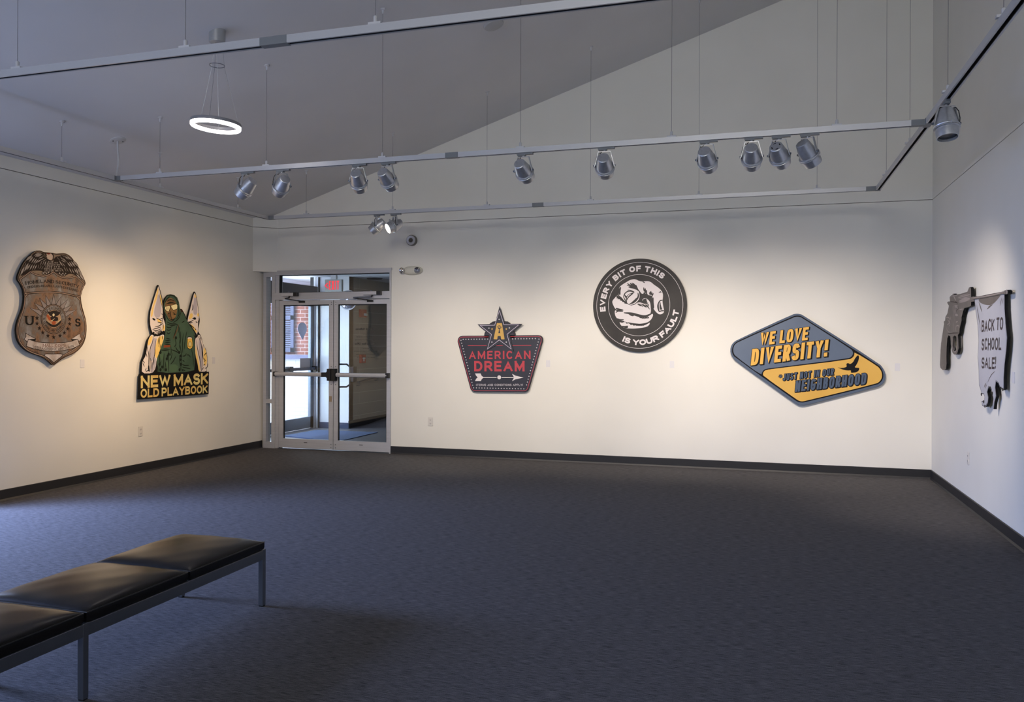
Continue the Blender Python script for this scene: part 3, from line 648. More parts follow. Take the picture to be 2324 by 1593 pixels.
# ---- stroke lettering -------------------------------------------------
def arc(cx, cy, rx, ry, a0, a1, n=14, p=2.0):
    out = []
    for i in range(n+1):
        t = math.radians(a0+(a1-a0)*i/n); c, s_ = math.cos(t), math.sin(t)
        out.append((cx+rx*math.copysign(abs(c)**(2/p), c), cy+ry*math.copysign(abs(s_)**(2/p), s_)))
    return out
def glyph(ch, p=2.0):
    """(width, strokes) in a unit-high box, coordinates 0..1 over the skeleton box"""
    A = lambda *a: arc(*a, p=p)
    G = {
     'A': (.95, [[(0, 0), (.5, 1), (1, 0)], [(.19, .32), (.81, .32)]]),
     'B': (.80, [[(0, 0), (0, 1)], [(0, 1), (.55, 1)]+A(.55, .76, .38, .24, 90, -90)+[(0, .52)], [(0, .52)]+[(.58, .52)]+A(.58, .26, .42, .26, 90, -90)+[(0, 0)]]),
     'C': (.86, [A(.5, .5, .5, .5, 48, 312, 22)]),
     'D': (.86, [[(0, 0), (0, 1)], [(0, 1), (.45, 1)]+A(.45, .5, .55, .5, 90, -90, 18)+[(0, 0)]]),
     'E': (.70, [[(1, 1), (0, 1), (0, 0), (1, 0)], [(0, .52), (.88, .52)]]),
     'F': (.68, [[(1, 1), (0, 1), (0, 0)], [(0, .50), (.86, .50)]]),
     'G': (.90, [A(.5, .5, .5, .5, 48, 330, 22)+[(1, .46), (.58, .46)]]),
     'H': (.84, [[(0, 0), (0, 1)], [(1, 0), (1, 1)], [(0, .51), (1, .51)]]),
     'I': (.0, [[(0, 0), (0, 1)]]),
     'J': (.62, [[(1, 1), (1, .35)]+A(.5, .35, .5, .35, 0, -165)]),
     'K': (.84, [[(0, 0), (0, 1)], [(1, 1), (.06, .42)], [(.32, .60), (1, 0)]]),
     'L': (.66, [[(0, 1), (0, 0), (1, 0)]]),
     'M': (1.05, [[(0, 0), (0, 1)], [(0, 1), (.5, .16), (1, 1)], [(1, 1), (1, 0)]]),
     'N': (.86, [[(0, 0), (0, 1)], [(0, 1), (1, 0)], [(1, 0), (1, 1)]]),
     'O': (.92, [A(.5, .5, .5, .5, 0, 360, 30)]),
     'P': (.76, [[(0, 0), (0, 1)], [(0, 1), (.55, 1)]+A(.55, .72, .45, .28, 90, -90)+[(0, .44)]]),
     'R': (.82, [[(0, 0), (0, 1)], [(0, 1), (.55, 1)]+A(.55, .73, .41, .27, 90, -90)+[(0, .46)], [(.52, .46), (1, 0)]]),
     'S': (.76, [A(.5, .75, .47, .25, 30, 180, 12)+A(.5, .75, .47, .25, 190, 262, 5)+A(.5, .26, .5, .26, 80, 0, 6)+A(.5, .26, .5, .26, -8, -150, 12)]),
     'T': (.78, [[(0, 1), (1, 1)], [(.5, 1), (.5, 0)]]),
     'U': (.84, [[(0, 1), (0, .42)]+A(.5, .42, .5, .42, 180, 360, 16)+[(1, 1)]]),
     'V': (.90, [[(0, 1), (.5, 0), (1, 1)]]),
     'W': (1.25, [[(0, 1), (.26, 0), (.5, .92), (.74, 0), (1, 1)]]),
     'X': (.84, [[(0, 0), (1, 1)], [(0, 1), (1, 0)]]),
     'Y': (.86, [[(0, 1), (.5, .48), (1, 1)], [(.5, .48), (.5, 0)]]),
     '!': (.0, [[(0, 1), (0, .46)], [(0, .05), (0, 0)]]),
     '*': (.4, [[(.5, .62), (.5, 1)], [(.1, .70), (.9, .92)], [(.1, .92), (.9, .70)]]),
     '(': (.12, [[(1, 1), (0, .75), (0, .25), (1, 0)]]), ')': (.12, [[(0, 1), (1, .75), (1, .25), (0, 0)]]),
     ',': (.05, [[(.5, .1), (0, -.15)]]), '.': (.0, [[(0, .06), (0, 0)]]),
    }
    return G[ch]
def text_flat(txt, height, length, wt, gap=.22, space=.42, p=2.0, wide=None, thin=None, serif=0, jitter=0, narrow=1.0):
    """returns list of (centre s, [(verts, faces)...]) along a baseline of the given length; wt = stroke weight / height"""
    W = wt*height; nat = 0; items = []
    for ch in txt:
        if ch == ' ': nat += space*height; items.append(None); continue
        g = glyph(ch, p); items.append(g); nat += g[0]*height*narrow+0
    letters = sum(1 for g in items if g); spaces = len(items)-letters
    # widths: letter box = g.w*height*k + W ; gaps = gap*height
    body = sum(g[0]*height for g in items if g); fixed = letters*W+gap*height*(len(txt)-1-spaces*1)+space*height*spaces
    k = (length-fixed)/body if body else 1
    s = 0; out = []
    for i, g in enumerate(items):
        if g is None: s += space*height; continue
        w = g[0]*height*k; x0 = s+W/2; y0 = W/2; hh = height-W
        shapes = []; dy = (random.uniform(-jitter, jitter)*height if jitter else 0)
        for st in g[1]:
            pts = []
            for (a, c) in st:
                # round forms run along the inset box; straight ends reach the box edge through the clamp
                pts.append((x0+a*w, y0+c*hh))
            closed = (Vector(pts[0])-Vector(pts[-1])).length < 1e-6
            if closed: pts = pts[:-1]
            if thin is not None:
                ws = []
                n = len(pts)
                for j in range(n):
                    a_ = Vector(pts[j-1] if (j or closed) else pts[0]); c_ = Vector(pts[(j+1) % n] if (j < n-1 or closed) else pts[-1]); dd = c_-a_
                    f = abs(dd.y)/max(1e-6, dd.length); ws.append(W*(thin+(1-thin)*f))
                if n == 2: f = abs(pts[1][1]-pts[0][1])/max(1e-6, (Vector(pts[1])-Vector(pts[0])).length); ws = [W*(thin+(1-thin)*f)]*2
            else: ws = W
            cl = lambda q: Vector((q.x, min(max(q.y, 0 if min(c for _, c in st) >= 0 else -height), height)))
            shapes.append(strip(pts, ws, closed, cl, ext=W/2))
            if serif and not closed:
                for e_, nb in ((st[0], st[1]), (st[-1], st[-2])):
                    if e_[1] in (0, 1) and abs(e_[1]-nb[1]) > .25:
                        yy = height*.03 if e_[1] == 0 else height*.97; xx = x0+e_[0]*w
                        shapes.append(strip([(xx-W*serif, yy), (xx+W*serif, yy)], height*.06))
        out.append((x0+w/2, [([Vector((v.x, v.y+dy)) for v in vs], fs) for vs, fs in shapes]))
        s += w+W+gap*height
    return out
def put_text(a, part, txt, p0, p1, top, m, wt=.2, lv=3, shear=0, off=(0, 0), grow=0, **kw):
    """straight text: baseline from p0 to p1 (image points on the panel), top = image point on the cap line above p0"""
    q0, q1, qt = a.L([p0, p1, top]); L = (q1-q0).length; ex = (q1-q0)/L; ey = Vector((-ex.y, ex.x)); h = (qt-q0).dot(ey)
    sh = math.tan(math.radians(shear))
    st = random.getstate()
    for _, shapes in text_flat(txt, h, L-sh*h, wt, **kw):
        for vs, fs in shapes:
            pts = [q0+ex*(v.x+sh*v.y+off[0])+ey*(v.y+off[1]) for v in vs]
            if grow: 
                for f in fs: pass
            y = -a.T-.0006*lv-a.tick(); a.mb(part).add([(p.x, y, p.y) for p in pts], fs, m)
def put_text_w(a, part, txt, p0, p1, top, m, wt, extra, lv, **kw):
    """same lettering with a heavier pen around the same skeleton (for outlines)"""
    q0, q1, qt = a.L([p0, p1, top]); L = (q1-q0).length; ex = (q1-q0)/L; ey = Vector((-ex.y, ex.x)); h = (qt-q0).dot(ey)
    sh = math.tan(math.radians(kw.pop('shear', 0))); off = kw.pop('off', (0, 0))
    for _, shapes in text_flat(txt, h, L-sh*h, wt, **kw):
        for vs, fs in shapes:
            y = -a.T-.0006*lv-a.tick()
            n = len(vs)//2
            cen = [(vs[2*i]+vs[2*i+1])/2 for i in range(n)]; out = []
            for i in range(n):
                for j in (0, 1):
                    d = vs[2*i+j]-cen[i]; out.append(vs[2*i+j]+(d.normalized()*extra if d.length else d))
            if len(fs) < n:
                for k_, nb in ((0, 1), (n-1, n-2)):
                    d = (cen[k_]-cen[nb]); d = d.normalized()*extra if d.length else d
                    out[2*k_] += d; out[2*k_+1] += d
            pts = [q0+ex*(v.x+sh*v.y+off[0])+ey*(v.y+off[1]) for v in out]
            a.mb(part).add([(p.x, y, p.y) for p in pts], fs, m)
def put_path(a, part, txt, path, h, m, lv=3, **kw):
    """text on a curve given in panel coordinates (baseline, letters upright to its left)"""
    P = [Vector(p) for p in path]; S = [0]
    for i in range(1, len(P)): S.append(S[-1]+(P[i]-P[i-1]).length)
    wt = kw.pop('wt', .2)
    for c, shapes in text_flat(txt, h, S[-1], wt, **kw):
        i = max(j for j in range(len(S)-1) if S[j] <= c+1e-9); d = (P[i+1]-P[i]).normalized(); o = P[i]+d*(c-S[i]); n = Vector((-d.y, d.x))
        for vs, fs in shapes:
            y = -a.T-.0006*lv-a.tick(); pts = [o+d*(v.x-c)+n*v.y for v in vs]; a.mb(part).add([(p.x, y, p.y) for p in pts], fs, m)
def circ(c, r, a0, a1, n=60): return [(c[0]+r*math.cos(math.radians(a0+(a1-a0)*i/n)), c[1]+r*math.sin(math.radians(a0+(a1-a0)*i/n))) for i in range(n+1)]
def paint(name, rgb, rough=.7): return mat(name, rgb, rough, spec=.2)

# exit sign lettering
class _X: pass
def exit_letters():
    b = MB(); y = -.0312; m = mat('exit_red', (230, 40, 50), .5, emit=(1, .05, .07), es=.55)
    for c, shapes in text_flat('EXIT', .155, .20, .15, gap=.10): 
        for vs, fs in shapes: b.add([(-.085+v.x, y, -.075+v.y) for v in vs], fs, m)
    v, f = strip([(-.105, .045), (-.155, 0), (-.105, -.045)], .022); b.add([(p.x, y, p.y) for p in v], f, m)
    b.build('lettering', EX)
exit_letters()

# ================================================================== ARTWORK 1: BADGE (left wall)
BLK = paint('art_black', (14, 12, 11)); SIDE = paint('panel_edge_black', (10, 10, 10), .6)
def rust():
    m = mat('rusty_metal_paint', linear=(.2, .18, .17), rough=.5, spec=.35); n, l, b = nodes(m)
    tc = n.new('ShaderNodeTexCoord'); mp = n.new('ShaderNodeMapping'); mp.inputs['Scale'].default_value = (1, 1, .62)
    a = n.new('ShaderNodeTexNoise'); a.inputs['Scale'].default_value = 7.5; a.inputs['Detail'].default_value = 6; a.inputs['Roughness'].default_value = .62
    cr = n.new('ShaderNodeValToRGB'); e = cr.color_ramp.elements
    e[0].position = .34; e[0].color = (.070, .038, .022, 1); e[1].position = .74; e[1].color = (.34, .335, .345, 1)
    for p, c in ((.42, (.18, .095, .050, 1)), (.50, (.115, .090, .075, 1)), (.60, (.175, .168, .168, 1))):
        k = e.new(p); k.color = c
    l.new(tc.outputs['Object'], mp.inputs[0]); l.new(mp.outputs[0], a.inputs[0]); l.new(a.outputs[0], cr.inputs[0]); l.new(cr.outputs[0], b.inputs['Base Color']); return m
RUST = rust(); RUSTD = noise_mat('brown_patina', (.10, .062, .038), (.20, .125, .075), 7, rough=.5, detail=5); LINE = paint('badge_line', (30, 18, 12)); HILITE = paint('badge_highlight', (150, 128, 112)); FEA = noise_mat('feather_grey', (.20, .17, .15), (.30, .26, .24), 9, rough=.5)
B1, B2 = crop(30, 560, 13.274), crop(30, 650, 8.851)
def badge():
    a = Art('L', .052, (115, 700)); a.root('wall_sign', 'rusty shield shaped badge sign with eagle on the left wall reading HOMELAND SECURITY', 'sign')
    out = B1((130, 960), (150, 850), (230, 650), (340, 440), (480, 290), (620, 170), (700, 125), (780, 105), (850, 118), (915, 160), (1000, 165), (1190, 180), (1300, 207), (1420, 195), (1540, 185), (1680, 240), (1790, 350), (1860, 460), (1950, 580), (2040, 760), (2110, 900), (2180, 1060), (2180, 1130), (2130, 1210), (2080, 1330), (2040, 1450))
    out += B2((1358, 130), (1362, 250), (1378, 370), (1420, 520), (1465, 680), (1478, 830), (1465, 1000), (1420, 1150), (1320, 1280), (1200, 1365), (1050, 1420), (940, 1490), (860, 1555), (812, 1590), (760, 1545), (680, 1470), (560, 1405), (400, 1355), (270, 1295), (150, 1185), (85, 1060), (62, 900), (72, 780), (112, 640), (180, 480), (213, 340), (225, 220), (212, 100))
    out += B1((290, 1250), (235, 1130), (160, 1030))
    o = chaikin(a.L(out), True, 1); a.panel('panel', o, .024, RUSTD, SIDE)
    a.strokel('panel', inset(o, .009), .006, LINE, 2, True)
    # lower shield
    low = B2((236, 150), (450, 118), (700, 108), (900, 118), (1100, 150), (1337, 225), (1348, 400), (1400, 560), (1445, 700), (1455, 850), (1430, 1020), (1360, 1150), (1240, 1260), (1080, 1345), (1000, 1395), (905, 1475), (812, 1552), (740, 1480), (620, 1405), (400, 1340), (250, 1260), (140, 1140), (95, 1000), (90, 850), (110, 720), (170, 560), (225, 380))
    lo = chaikin(a.L(low), True, 1); a.poly('panel', lo, RUST, 1); a.strokel('panel', lo, .010, HILITE, 2, True); a.strokel('panel', inset(lo, .008), .005, LINE, 3, True); a.strokel('panel', inset(lo, -.006), .004, LINE, 3, True)
    # text plate
    up = B1((195, 985), (350, 870), (510, 748), (620, 815), (760, 865), (900, 888), (1050, 850), (1210, 757), (1340, 860), (1480, 922), (1620, 942), (1750, 925), (1875, 880), (2000, 1000), (2135, 1130), (2070, 1280), (2010, 1500), (1700, 1440), (1400, 1388), (1100, 1365), (800, 1370), (500, 1392), (358, 1412), (330, 1270), (265, 1120))
    uo = a.L(up); a.poly('panel', uo, RUST, 1.4); a.strokel('panel', uo, .009, HILITE, 2.2, True); a.strokel('panel', inset(uo, .008), .005, LINE, 3, True); a.strokel('panel', inset(uo, -.006), .005, LINE, 3, True)
    # rays
    sc = a.L(B2((810, 655)))[0]; rr = (a.L(B2((1062, 655)))[0]-a.L(B2((556, 655)))[0]).length/2; rv = (a.L(B2((810, 370)))[0]-a.L(B2((810, 940)))[0]).length/2; r = (rr+rv)/2
    RAY = paint('ray_grey', (128, 120, 118)); GLOW = paint('ray_ground', (74, 58, 44))
    for t in B2((330, 430), (415, 330), (525, 235), (650, 180), (812, 155), (960, 200), (1090, 265), (1190, 370), (1265, 470)):
        q = a.L([t])[0]; d = (q-sc).normalized(); n = Vector((-d.y, d.x)); b0 = sc+d*r*.96
        a.poly('seal', [b0+n*.030, q, b0-n*.030], RAY, 2.4); a.strokel('seal', [b0+n*.030, q, b0-n*.030], .005, LINE, 3)
    a.disc('seal', sc, r, mat('rusty_metal_paint'), 3.4, 48); a.ring('seal', sc, r, .007, LINE, 4); a.ring('seal', sc, r*.93, .006, LINE, 4); a.ring('seal', sc, r*.965, .004, HILITE, 4.2)
    a.ring('seal', sc, r*.63, .004, LINE, 4.2); LT = paint('seal_field', (158, 132, 104)); a.disc('seal', sc, r*.61, LT, 4, 40)
    put_path(a, 'seal', 'U.S. DEPARTMENT OF', circ(sc, r*.70, 205, -5), r*.16, LINE, 4.6, wt=.2, thin=.5, gap=.2, space=.4)
    put_path(a, 'seal', 'HOMELAND SECURITY', circ(sc, r*.86, 212, 340), r*.16, LINE, 4.6, wt=.2, thin=.5, gap=.2, space=.4)
    DK = paint('seal_dark', (32, 26, 24)); OR = paint('seal_orange', (150, 74, 40)); WH_ = paint('seal_white', (206, 190, 150))
    a.fill('seal', B2((665, 495), (720, 515), (760, 495), (810, 480), (870, 492), (900, 520), (950, 510), (915, 570), (870, 600), (745, 600), (712, 560)), DK, 4.8)
    a.fill('seal', B2((785, 560), (800, 540), (830, 555), (825, 590), (800, 605), (782, 580)), WH_, 5.4)
    a.fill('seal', B2((655, 575), (695, 560), (770, 670), (755, 720), (700, 665)), OR, 5); a.fill('seal', B2((730, 600), (880, 600), (905, 660), (880, 700), (760, 690)), DK, 5)
    a.fill('seal', B2((650, 680), (700, 720), (760, 760), (810, 775), (870, 755), (930, 700), (965, 670), (940, 750), (880, 805), (810, 825), (730, 800), (680, 745)), DK, 5)
    a.fill('seal', B2((760, 715), (820, 690), (860, 715), (840, 760), (800, 775), (770, 750)), OR, 5.6); a.taper('seal', B2((700, 700), (770, 690), (830, 640)), .005, WH_, 5.8); a.taper('seal', B2((880, 720), (930, 690), (960, 640)), .005, WH_, 5.8)
    for t in B2((475, 635), (475, 745), (525, 840), (590, 925), (695, 990), (810, 1020), (938, 990), (1025, 930), (1090, 850), (1130, 755), (1130, 655)): a.star('panel', a.L([t])[0], .026, LINE, 3)
    # letters
    kw = dict(thin=.42, serif=1.15, gap=.16, space=.36)
    t0, t1, tt = B2((240, 790), (412, 790), (240, 590)); put_text(a, 'lettering#u', 'U', t0, t1, tt, BLK, wt=.24, thin=.4, serif=1.1)
    t0, t1, tt = B2((1240, 812), (1348, 815), (1240, 632)); put_text(a, 'lettering#s', 'S', t0, t1, tt, BLK, wt=.22, thin=.55)
    path = chaikin(a.L(B1((375, 1150), (560, 1120), (780, 1098), (1000, 1090), (1230, 1100), (1450, 1130), (1650, 1172), (1820, 1215), (1960, 1262))), False, 2)
    hh = (a.L(B1((1000, 985)))[0]-a.L(B1((1000, 1090)))[0]).length
    put_path(a, 'lettering', 'HOMELAND SECURITY', path, hh, BLK, 4, wt=.21, **kw)
    path = chaikin(a.L(B1((420, 1262), (620, 1232), (850, 1212), (1050, 1208), (1280, 1225), (1500, 1252), (1720, 1300), (1955, 1368))), False, 2)
    put_path(a, 'lettering#b', 'ORDERS HEARD, LAWS DEFERRED', path, hh*.68, BLK, 4, wt=.20, **kw)
    # ribbon
    RB = noise_mat('ribbon_steel', (.30, .24, .20), (.50, .46, .45), 14, rough=.5)
    for pts in (B2((250, 940), (350, 1000), (450, 1050), (440, 1090), (310, 1068), (285, 1112), (215, 1060), (255, 1010)), B2((1330, 948), (1348, 1010), (1372, 1060), (1320, 1102), (1285, 1062), (1160, 1060), (1240, 1005))):
        q = a.L(pts); a.poly('ribbon', q, RB, 3); a.strokel('ribbon', q, .005, LINE, 3.4, True)
    a.fill('ribbon', B2((310, 1060), (448, 1052), (440, 1100)), BLK, 3.6, 0); a.fill('ribbon', B2((1160, 1058), (1285, 1064), (1180, 1100)), BLK, 3.6, 0)
    q = a.L(B2((300, 1062), (450, 1108), (600, 1130), (800, 1137), (1000, 1130), (1150, 1105), (1288, 1060), (1332, 1180), (1200, 1243), (1000, 1288), (800, 1300), (600, 1290), (400, 1250), (255, 1200)))
    a.poly('ribbon', q, RB, 4); a.strokel('ribbon', q, .006, LINE, 4.4, True)
    BRN = paint('ribbon_brown_letter', (96, 56, 38))
    path = a.L(B2((590, 1212), (800, 1218), (1048, 1210))); put_path(a, 'lettering#c', 'MALL COPS', chaikin(path, False), .031, BRN, 5, wt=.18, **kw)
    path = chaikin(a.L(B2((385, 1238), (560, 1272), (800, 1285), (1010, 1272), (1218, 1222))), False); put_path(a, 'lettering#d', 'WITH A GRUDGE AND A GUN', path, .026, LINE, 5, wt=.18, **kw)
    q = chaikin(a.L(B2((622, 1352), (810, 1358), (992, 1350), (990, 1405), (905, 1465), (812, 1548), (735, 1470), (630, 1400))), True, 1); a.poly('panel', q, RB, 2); a.strokel('panel', q, .006, LINE, 2.6, True)
    # eagle
    DKW = paint('wing_shadow', (34, 24, 18))
    a.fill('eagle', B1((540, 250), (640, 205), (740, 170), (900, 180), (980, 300), (1100, 400), (1190, 420), (1200, 735), (1060, 850), (900, 730), (700, 715), (510, 725), (300, 870), (205, 870), (300, 640), (360, 430)), DKW, 3)
    a.fill('eagle', B1((1190, 420), (1280, 290), (1400, 285), (1470, 240), (1620, 268), (1780, 390), (1960, 600), (2050, 800), (2140, 1020), (2000, 960), (1870, 850), (1700, 800), (1590, 860), (1500, 860), (1320, 800), (1210, 740)), DKW, 3)
    FL = [(790, 190, 620, 265), (840, 200, 650, 300), (865, 222, 710, 305), (900, 290, 760, 350), (560, 265, 370, 420), (590, 300, 460, 465), (640, 335, 540, 490), (700, 360, 600, 500), (755, 385, 650, 510), (850, 375, 720, 470), (930, 345, 820, 400), (980, 380, 880, 440),
          (380, 480, 330, 600), (330, 610, 215, 850), (450, 500, 330, 740), (510, 530, 400, 700), (575, 535, 490, 700), (640, 535, 570, 690), (705, 540, 635, 690), (770, 545, 735, 650), (850, 430, 815, 560), (930, 420, 880, 540), (990, 420, 930, 570), (840, 570, 790, 660), (900, 590, 850, 670)]
    FR = [(1480, 262, 1530, 300), (1535, 275, 1660, 385), (1600, 285, 1755, 400), (1480, 340, 1600, 455), (1410, 295, 1500, 400), (1440, 400, 1570, 470), (1320, 320, 1390, 400), (1380, 420, 1490, 590), (1470, 480, 1560, 600), (1620, 470, 1735, 610), (1680, 455, 1795, 610), (1740, 440, 1870, 610), (1795, 425, 1955, 600),
          (1440, 640, 1520, 770), (1520, 610, 1590, 740), (1590, 625, 1650, 740), (1680, 640, 1760, 790), (1760, 660, 1830, 800), (1830, 640, 1900, 800), (1880, 640, 1970, 860), (1930, 640, 2060, 850), (1900, 830, 2040, 980), (1985, 800, 2125, 1010)]
    for x0, y0, x1, y1 in FL+FR:
        p0, p1 = a.L(B1((x0, y0), (x1, y1))); n = 7; pts = [p0.lerp(p1, i/n) for i in range(n+1)]; ln = (p1-p0).length; w = min(.040, ln*.34)
        f = [max(.1, math.sin(PI*(.12+.80*i/n))) for i in range(n+1)]
        a.strokel('eagle', pts, [w*k for k in f], LINE, 3.5); a.strokel('eagle', pts, [max(.003, w*k-.010) for k in f], FEA, 3.9)
    rnd = random.Random(3)
    for j, (y, xa, xb) in enumerate([(450, 1060, 1190), (500, 1010, 1190), (550, 980, 1190), (600, 960, 1190), (650, 930, 1180), (700, 930, 1180), (750, 930, 1160), (480, 1230, 1330), (540, 1230, 1400), (600, 1230, 1420), (660, 1230, 1430), (720, 1240, 1440)]):
        x = xa+(j % 2)*18
        while x < xb:
            dx = rnd.uniform(-14, 14); q = a.L(B1((x, y-22), (x+dx*.5, y+4), (x+dx, y+26))); a.strokel('eagle', q, [.004, .0095, .003], FEA, 4.3); x += rnd.uniform(34, 52)
    a.fill('eagle', B1((985, 235), (1060, 200), (1150, 208), (1195, 290), (1160, 400), (1080, 395), (1010, 352), (1000, 290)), paint('eagle_head', (188, 168, 150)), 4.4); a.stroke('eagle', B1((1160, 205), (1215, 260), (1190, 320), (1210, 370), (1165, 410)), .008, LINE, 4.8)
    a.fill('eagle', B1((865, 245), (930, 225), (1000, 300), (1025, 335), (985, 350), (945, 315), (870, 290)), paint('eagle_beak', (70, 62, 52)), 4.7); a.taper('eagle', B1((1010, 205), (1070, 215), (1110, 195)), .014, paint('rust_red_mark', (110, 40, 26)), 5); a.stroke('eagle', B1((900, 170), (960, 200), (1000, 280)), .009, LINE, 4.9)
    a.stroke('eagle', B1((950, 182), (1080, 190), (1200, 200)), .006, LINE, 4.9)
    for cx, cy in ((900, 790), (950, 770), (1000, 800), (1050, 770), (1390, 800), (1440, 840), (1490, 810), (1540, 845), (1570, 810)): a.ring('eagle', a.L(B1((cx, cy)))[0], .014, .006, LINE, 4.4, 14); a.disc('eagle', a.L(B1((cx, cy)))[0], .009, FEA, 4.1, 12)
    a.spacers([(-.25, .35), (.25, .35), (0, -.4)], .024); a.finish()
badge()

# ================================================================== ARTWORK 2: MASKED FIGURES (left wall)
M1, M2, M3 = crop(310, 640, 12.255), crop(370, 640, 12.255), crop(310, 750, 9.653)
def masked():
    a = Art('L', .045, (395, 780)); a.tk = .72; a.root('wall_sign', 'cut out sign of masked green figure between two hooded figures above NEW MASK OLD PLAYBOOK', 'sign')
    CR = paint('robe_cream', (226, 214, 206)); YL = paint('robe_yellow', (240, 204, 118)); GY = paint('robe_grey', (184, 176, 184)); GR = noise_mat('jacket_green', (.035, .075, .040), (.055, .105, .058), 5, rough=.6); GL = paint('green_light', (78, 104, 78)); GD = paint('green_dark', (24, 32, 22)); BN = noise_mat('mask_brown', (.12, .055, .018), (.26, .145, .045), 14, rough=.6)
    out = M3((38, 1512), (60, 968))+M3((92, 950), (95, 850), (105, 740), (115, 660), (165, 540), (200, 380), (235, 230), (262, 170), (310, 100), (365, 72))
    out += M1((418, 1440), (400, 1350), (372, 1230), (357, 1080), (367, 920), (388, 780), (432, 640), (492, 430), (550, 250), (585, 100), (600, 82), (615, 100), (662, 270), (702, 430), (728, 580), (760, 560), (800, 445), (870, 360), (950, 340), (1050, 362), (1130, 430), (1180, 560), (1206, 740), (1248, 745), (1290, 800), (1345, 900))
    out += M2((650, 1010), (672, 1030), (700, 900), (750, 720), (808, 480), (862, 290), (882, 266), (900, 285), (930, 400), (970, 640), (1002, 850), (1015, 1020), (1000, 1180), (972, 1370), (1000, 1410), (1045, 1480), (1080, 1580))
    out += M3((1395, 90), (1430, 170), (1460, 300), (1520, 410), (1548, 560), (1560, 740), (1538, 830), (1535, 905), (1587, 903), (1578, 1395))
    a.panel('panel', a.L(out), .016, BLK, SIDE)
    F = 'illustration'
    # left figure
    hood = M1((602, 118), (640, 230), (690, 430), (716, 600), (732, 850), (740, 1000), (795, 1170), (795, 1330), (745, 1400), (560, 1465), (475, 1440), (425, 1320), (393, 1180), (388, 1000), (402, 820), (450, 640), (520, 400), (575, 190))
    a.fill(F, [(x-(1.4 if x < 356 else 0), y) for x, y in hood], CR, 1, 0); a.fill(F, M1((592, 150), (612, 220), (560, 470), (470, 700), (440, 960), (392, 980), (405, 810), (470, 590), (545, 330)), YL, 2); a.fill(F, M1((600, 300), (650, 500), (690, 800), (640, 1000), (500, 980), (480, 800), (560, 520)), GY, 2)
    a.fill(F, M1((640, 300), (690, 440), (712, 620), (700, 660), (650, 480)), YL, 2.6); a.fill(F, M1((560, 1010), (680, 1080), (700, 1160), (580, 1110)), YL, 2.6); a.fill(F, M1((745, 1180), (795, 1240), (780, 1340), (720, 1390), (715, 1250)), YL, 2.6)
    a.stroke(F, M1((602, 90), (660, 270), (705, 450), (728, 700), (735, 900), (720, 1100)), .010, BLK, 3)
    a.taper(F, M1((650, 300), (640, 430), (690, 620), (715, 720)), .010, BLK, 3)
    c = a.L(M1((478, 1036)))[0]; a.poly(F, [(c.x+.026*math.cos(t)-.002*math.sin(t), c.y+.013*math.sin(t)-.006*math.cos(t)) for t in [2*PI*i/16 for i in range(16)]], BLK, 3)
    for q in (((540, 1000), (640, 1040), (718, 1100)), ((580, 1110), (650, 1130), (720, 1130)), ((690, 870), (720, 920)), ((660, 1010), (725, 1020)), ((500, 1250), (640, 1220), (718, 1150)), ((440, 1320), (540, 1290), (680, 1250)), ((460, 1345), (560, 1360), (680, 1290)), ((500, 1380), (600, 1400), (690, 1310)), ((560, 1440), (640, 1400), (700, 1330)), ((720, 1120), (745, 1250), (720, 1340)), ((650, 1170), (690, 1160))): a.taper(F, M1(*q), .014, BLK, 3)
    for q in ((470, 1420), (530, 1465), (620, 1460), (690, 1400), (740, 1390), (500, 1480), (660, 1440)): a.disc(F, a.L(M1(q))[0], .017, BLK, 3.4, 10)
    robe = M3((330, 85), (400, 120), (470, 130), (600, 75), (600, 170), (560, 290), (515, 400), (490, 500), (435, 640), (420, 820), (345, 940), (112, 938), (118, 780), (125, 680), (205, 540), (228, 380), (250, 230), (285, 140))
    a.fill(F, robe, CR, 1); a.fill(F, M3((455, 150), (590, 110), (590, 190), (520, 400), (480, 520), (440, 620), (400, 560), (410, 380)), YL, 2); a.fill(F, M3((300, 130), (350, 110), (330, 250), (260, 340), (240, 300), (262, 200)), YL, 2); a.fill(F, M3((370, 160), (430, 170), (400, 350), (390, 560), (330, 700), (290, 560), (320, 330)), GY, 2)
    a.fill(F, M3((390, 560), (430, 640), (415, 800), (350, 930), (300, 930), (320, 760)), GY, 2.3)
    for q in (((365, 90), (350, 260), (290, 380), (290, 640), (295, 900)), ((430, 170), (400, 340), (400, 520), (350, 700), (330, 920)), ((480, 150), (470, 300)), ((510, 100), (500, 260), (480, 360)), ((570, 100), (560, 200)), ((225, 330), (240, 430), (270, 520), (262, 760), (275, 900)), ((200, 480), (230, 590)), ((130, 650), (180, 720)), ((130, 700), (170, 800)), ((215, 820), (180, 890)), ((195, 915), (225, 880), (285, 885)), ((520, 300), (510, 400)), ((300, 600), (320, 700), (310, 860)), ((380, 620), (370, 760))): a.taper(F, M3(*q), .014, BLK, 3)
    a.taper(F, M3((262, 760), (262, 850), (280, 900)), .035, BLK, 3)
    # centre figure
    green = M1((745, 640), (800, 452), (870, 367), (950, 347), (1050, 368), (1130, 440), (1180, 570), (1203, 752), (1245, 765), (1280, 830), (1330, 920))+M2((640, 1030), (690, 1110), (720, 1180), (800, 1290), (870, 1400), (905, 1520))+M3((1262, 160), (1268, 400), (1275, 560), (1270, 760), (1258, 905), (455, 935), (470, 800), (432, 700), (455, 560), (500, 425), (560, 300), (605, 150))+M1((805, 1400), (800, 1200), (815, 1010), (770, 850))
    a.fill(F, green, GR, 1.2)
    a.fill(F, M1((775, 700), (800, 560), (870, 465), (950, 425), (1050, 500), (1110, 590), (1135, 700), (1112, 880), (1080, 990), (985, 1090), (900, 1030), (835, 900), (790, 800)), BN, 2)
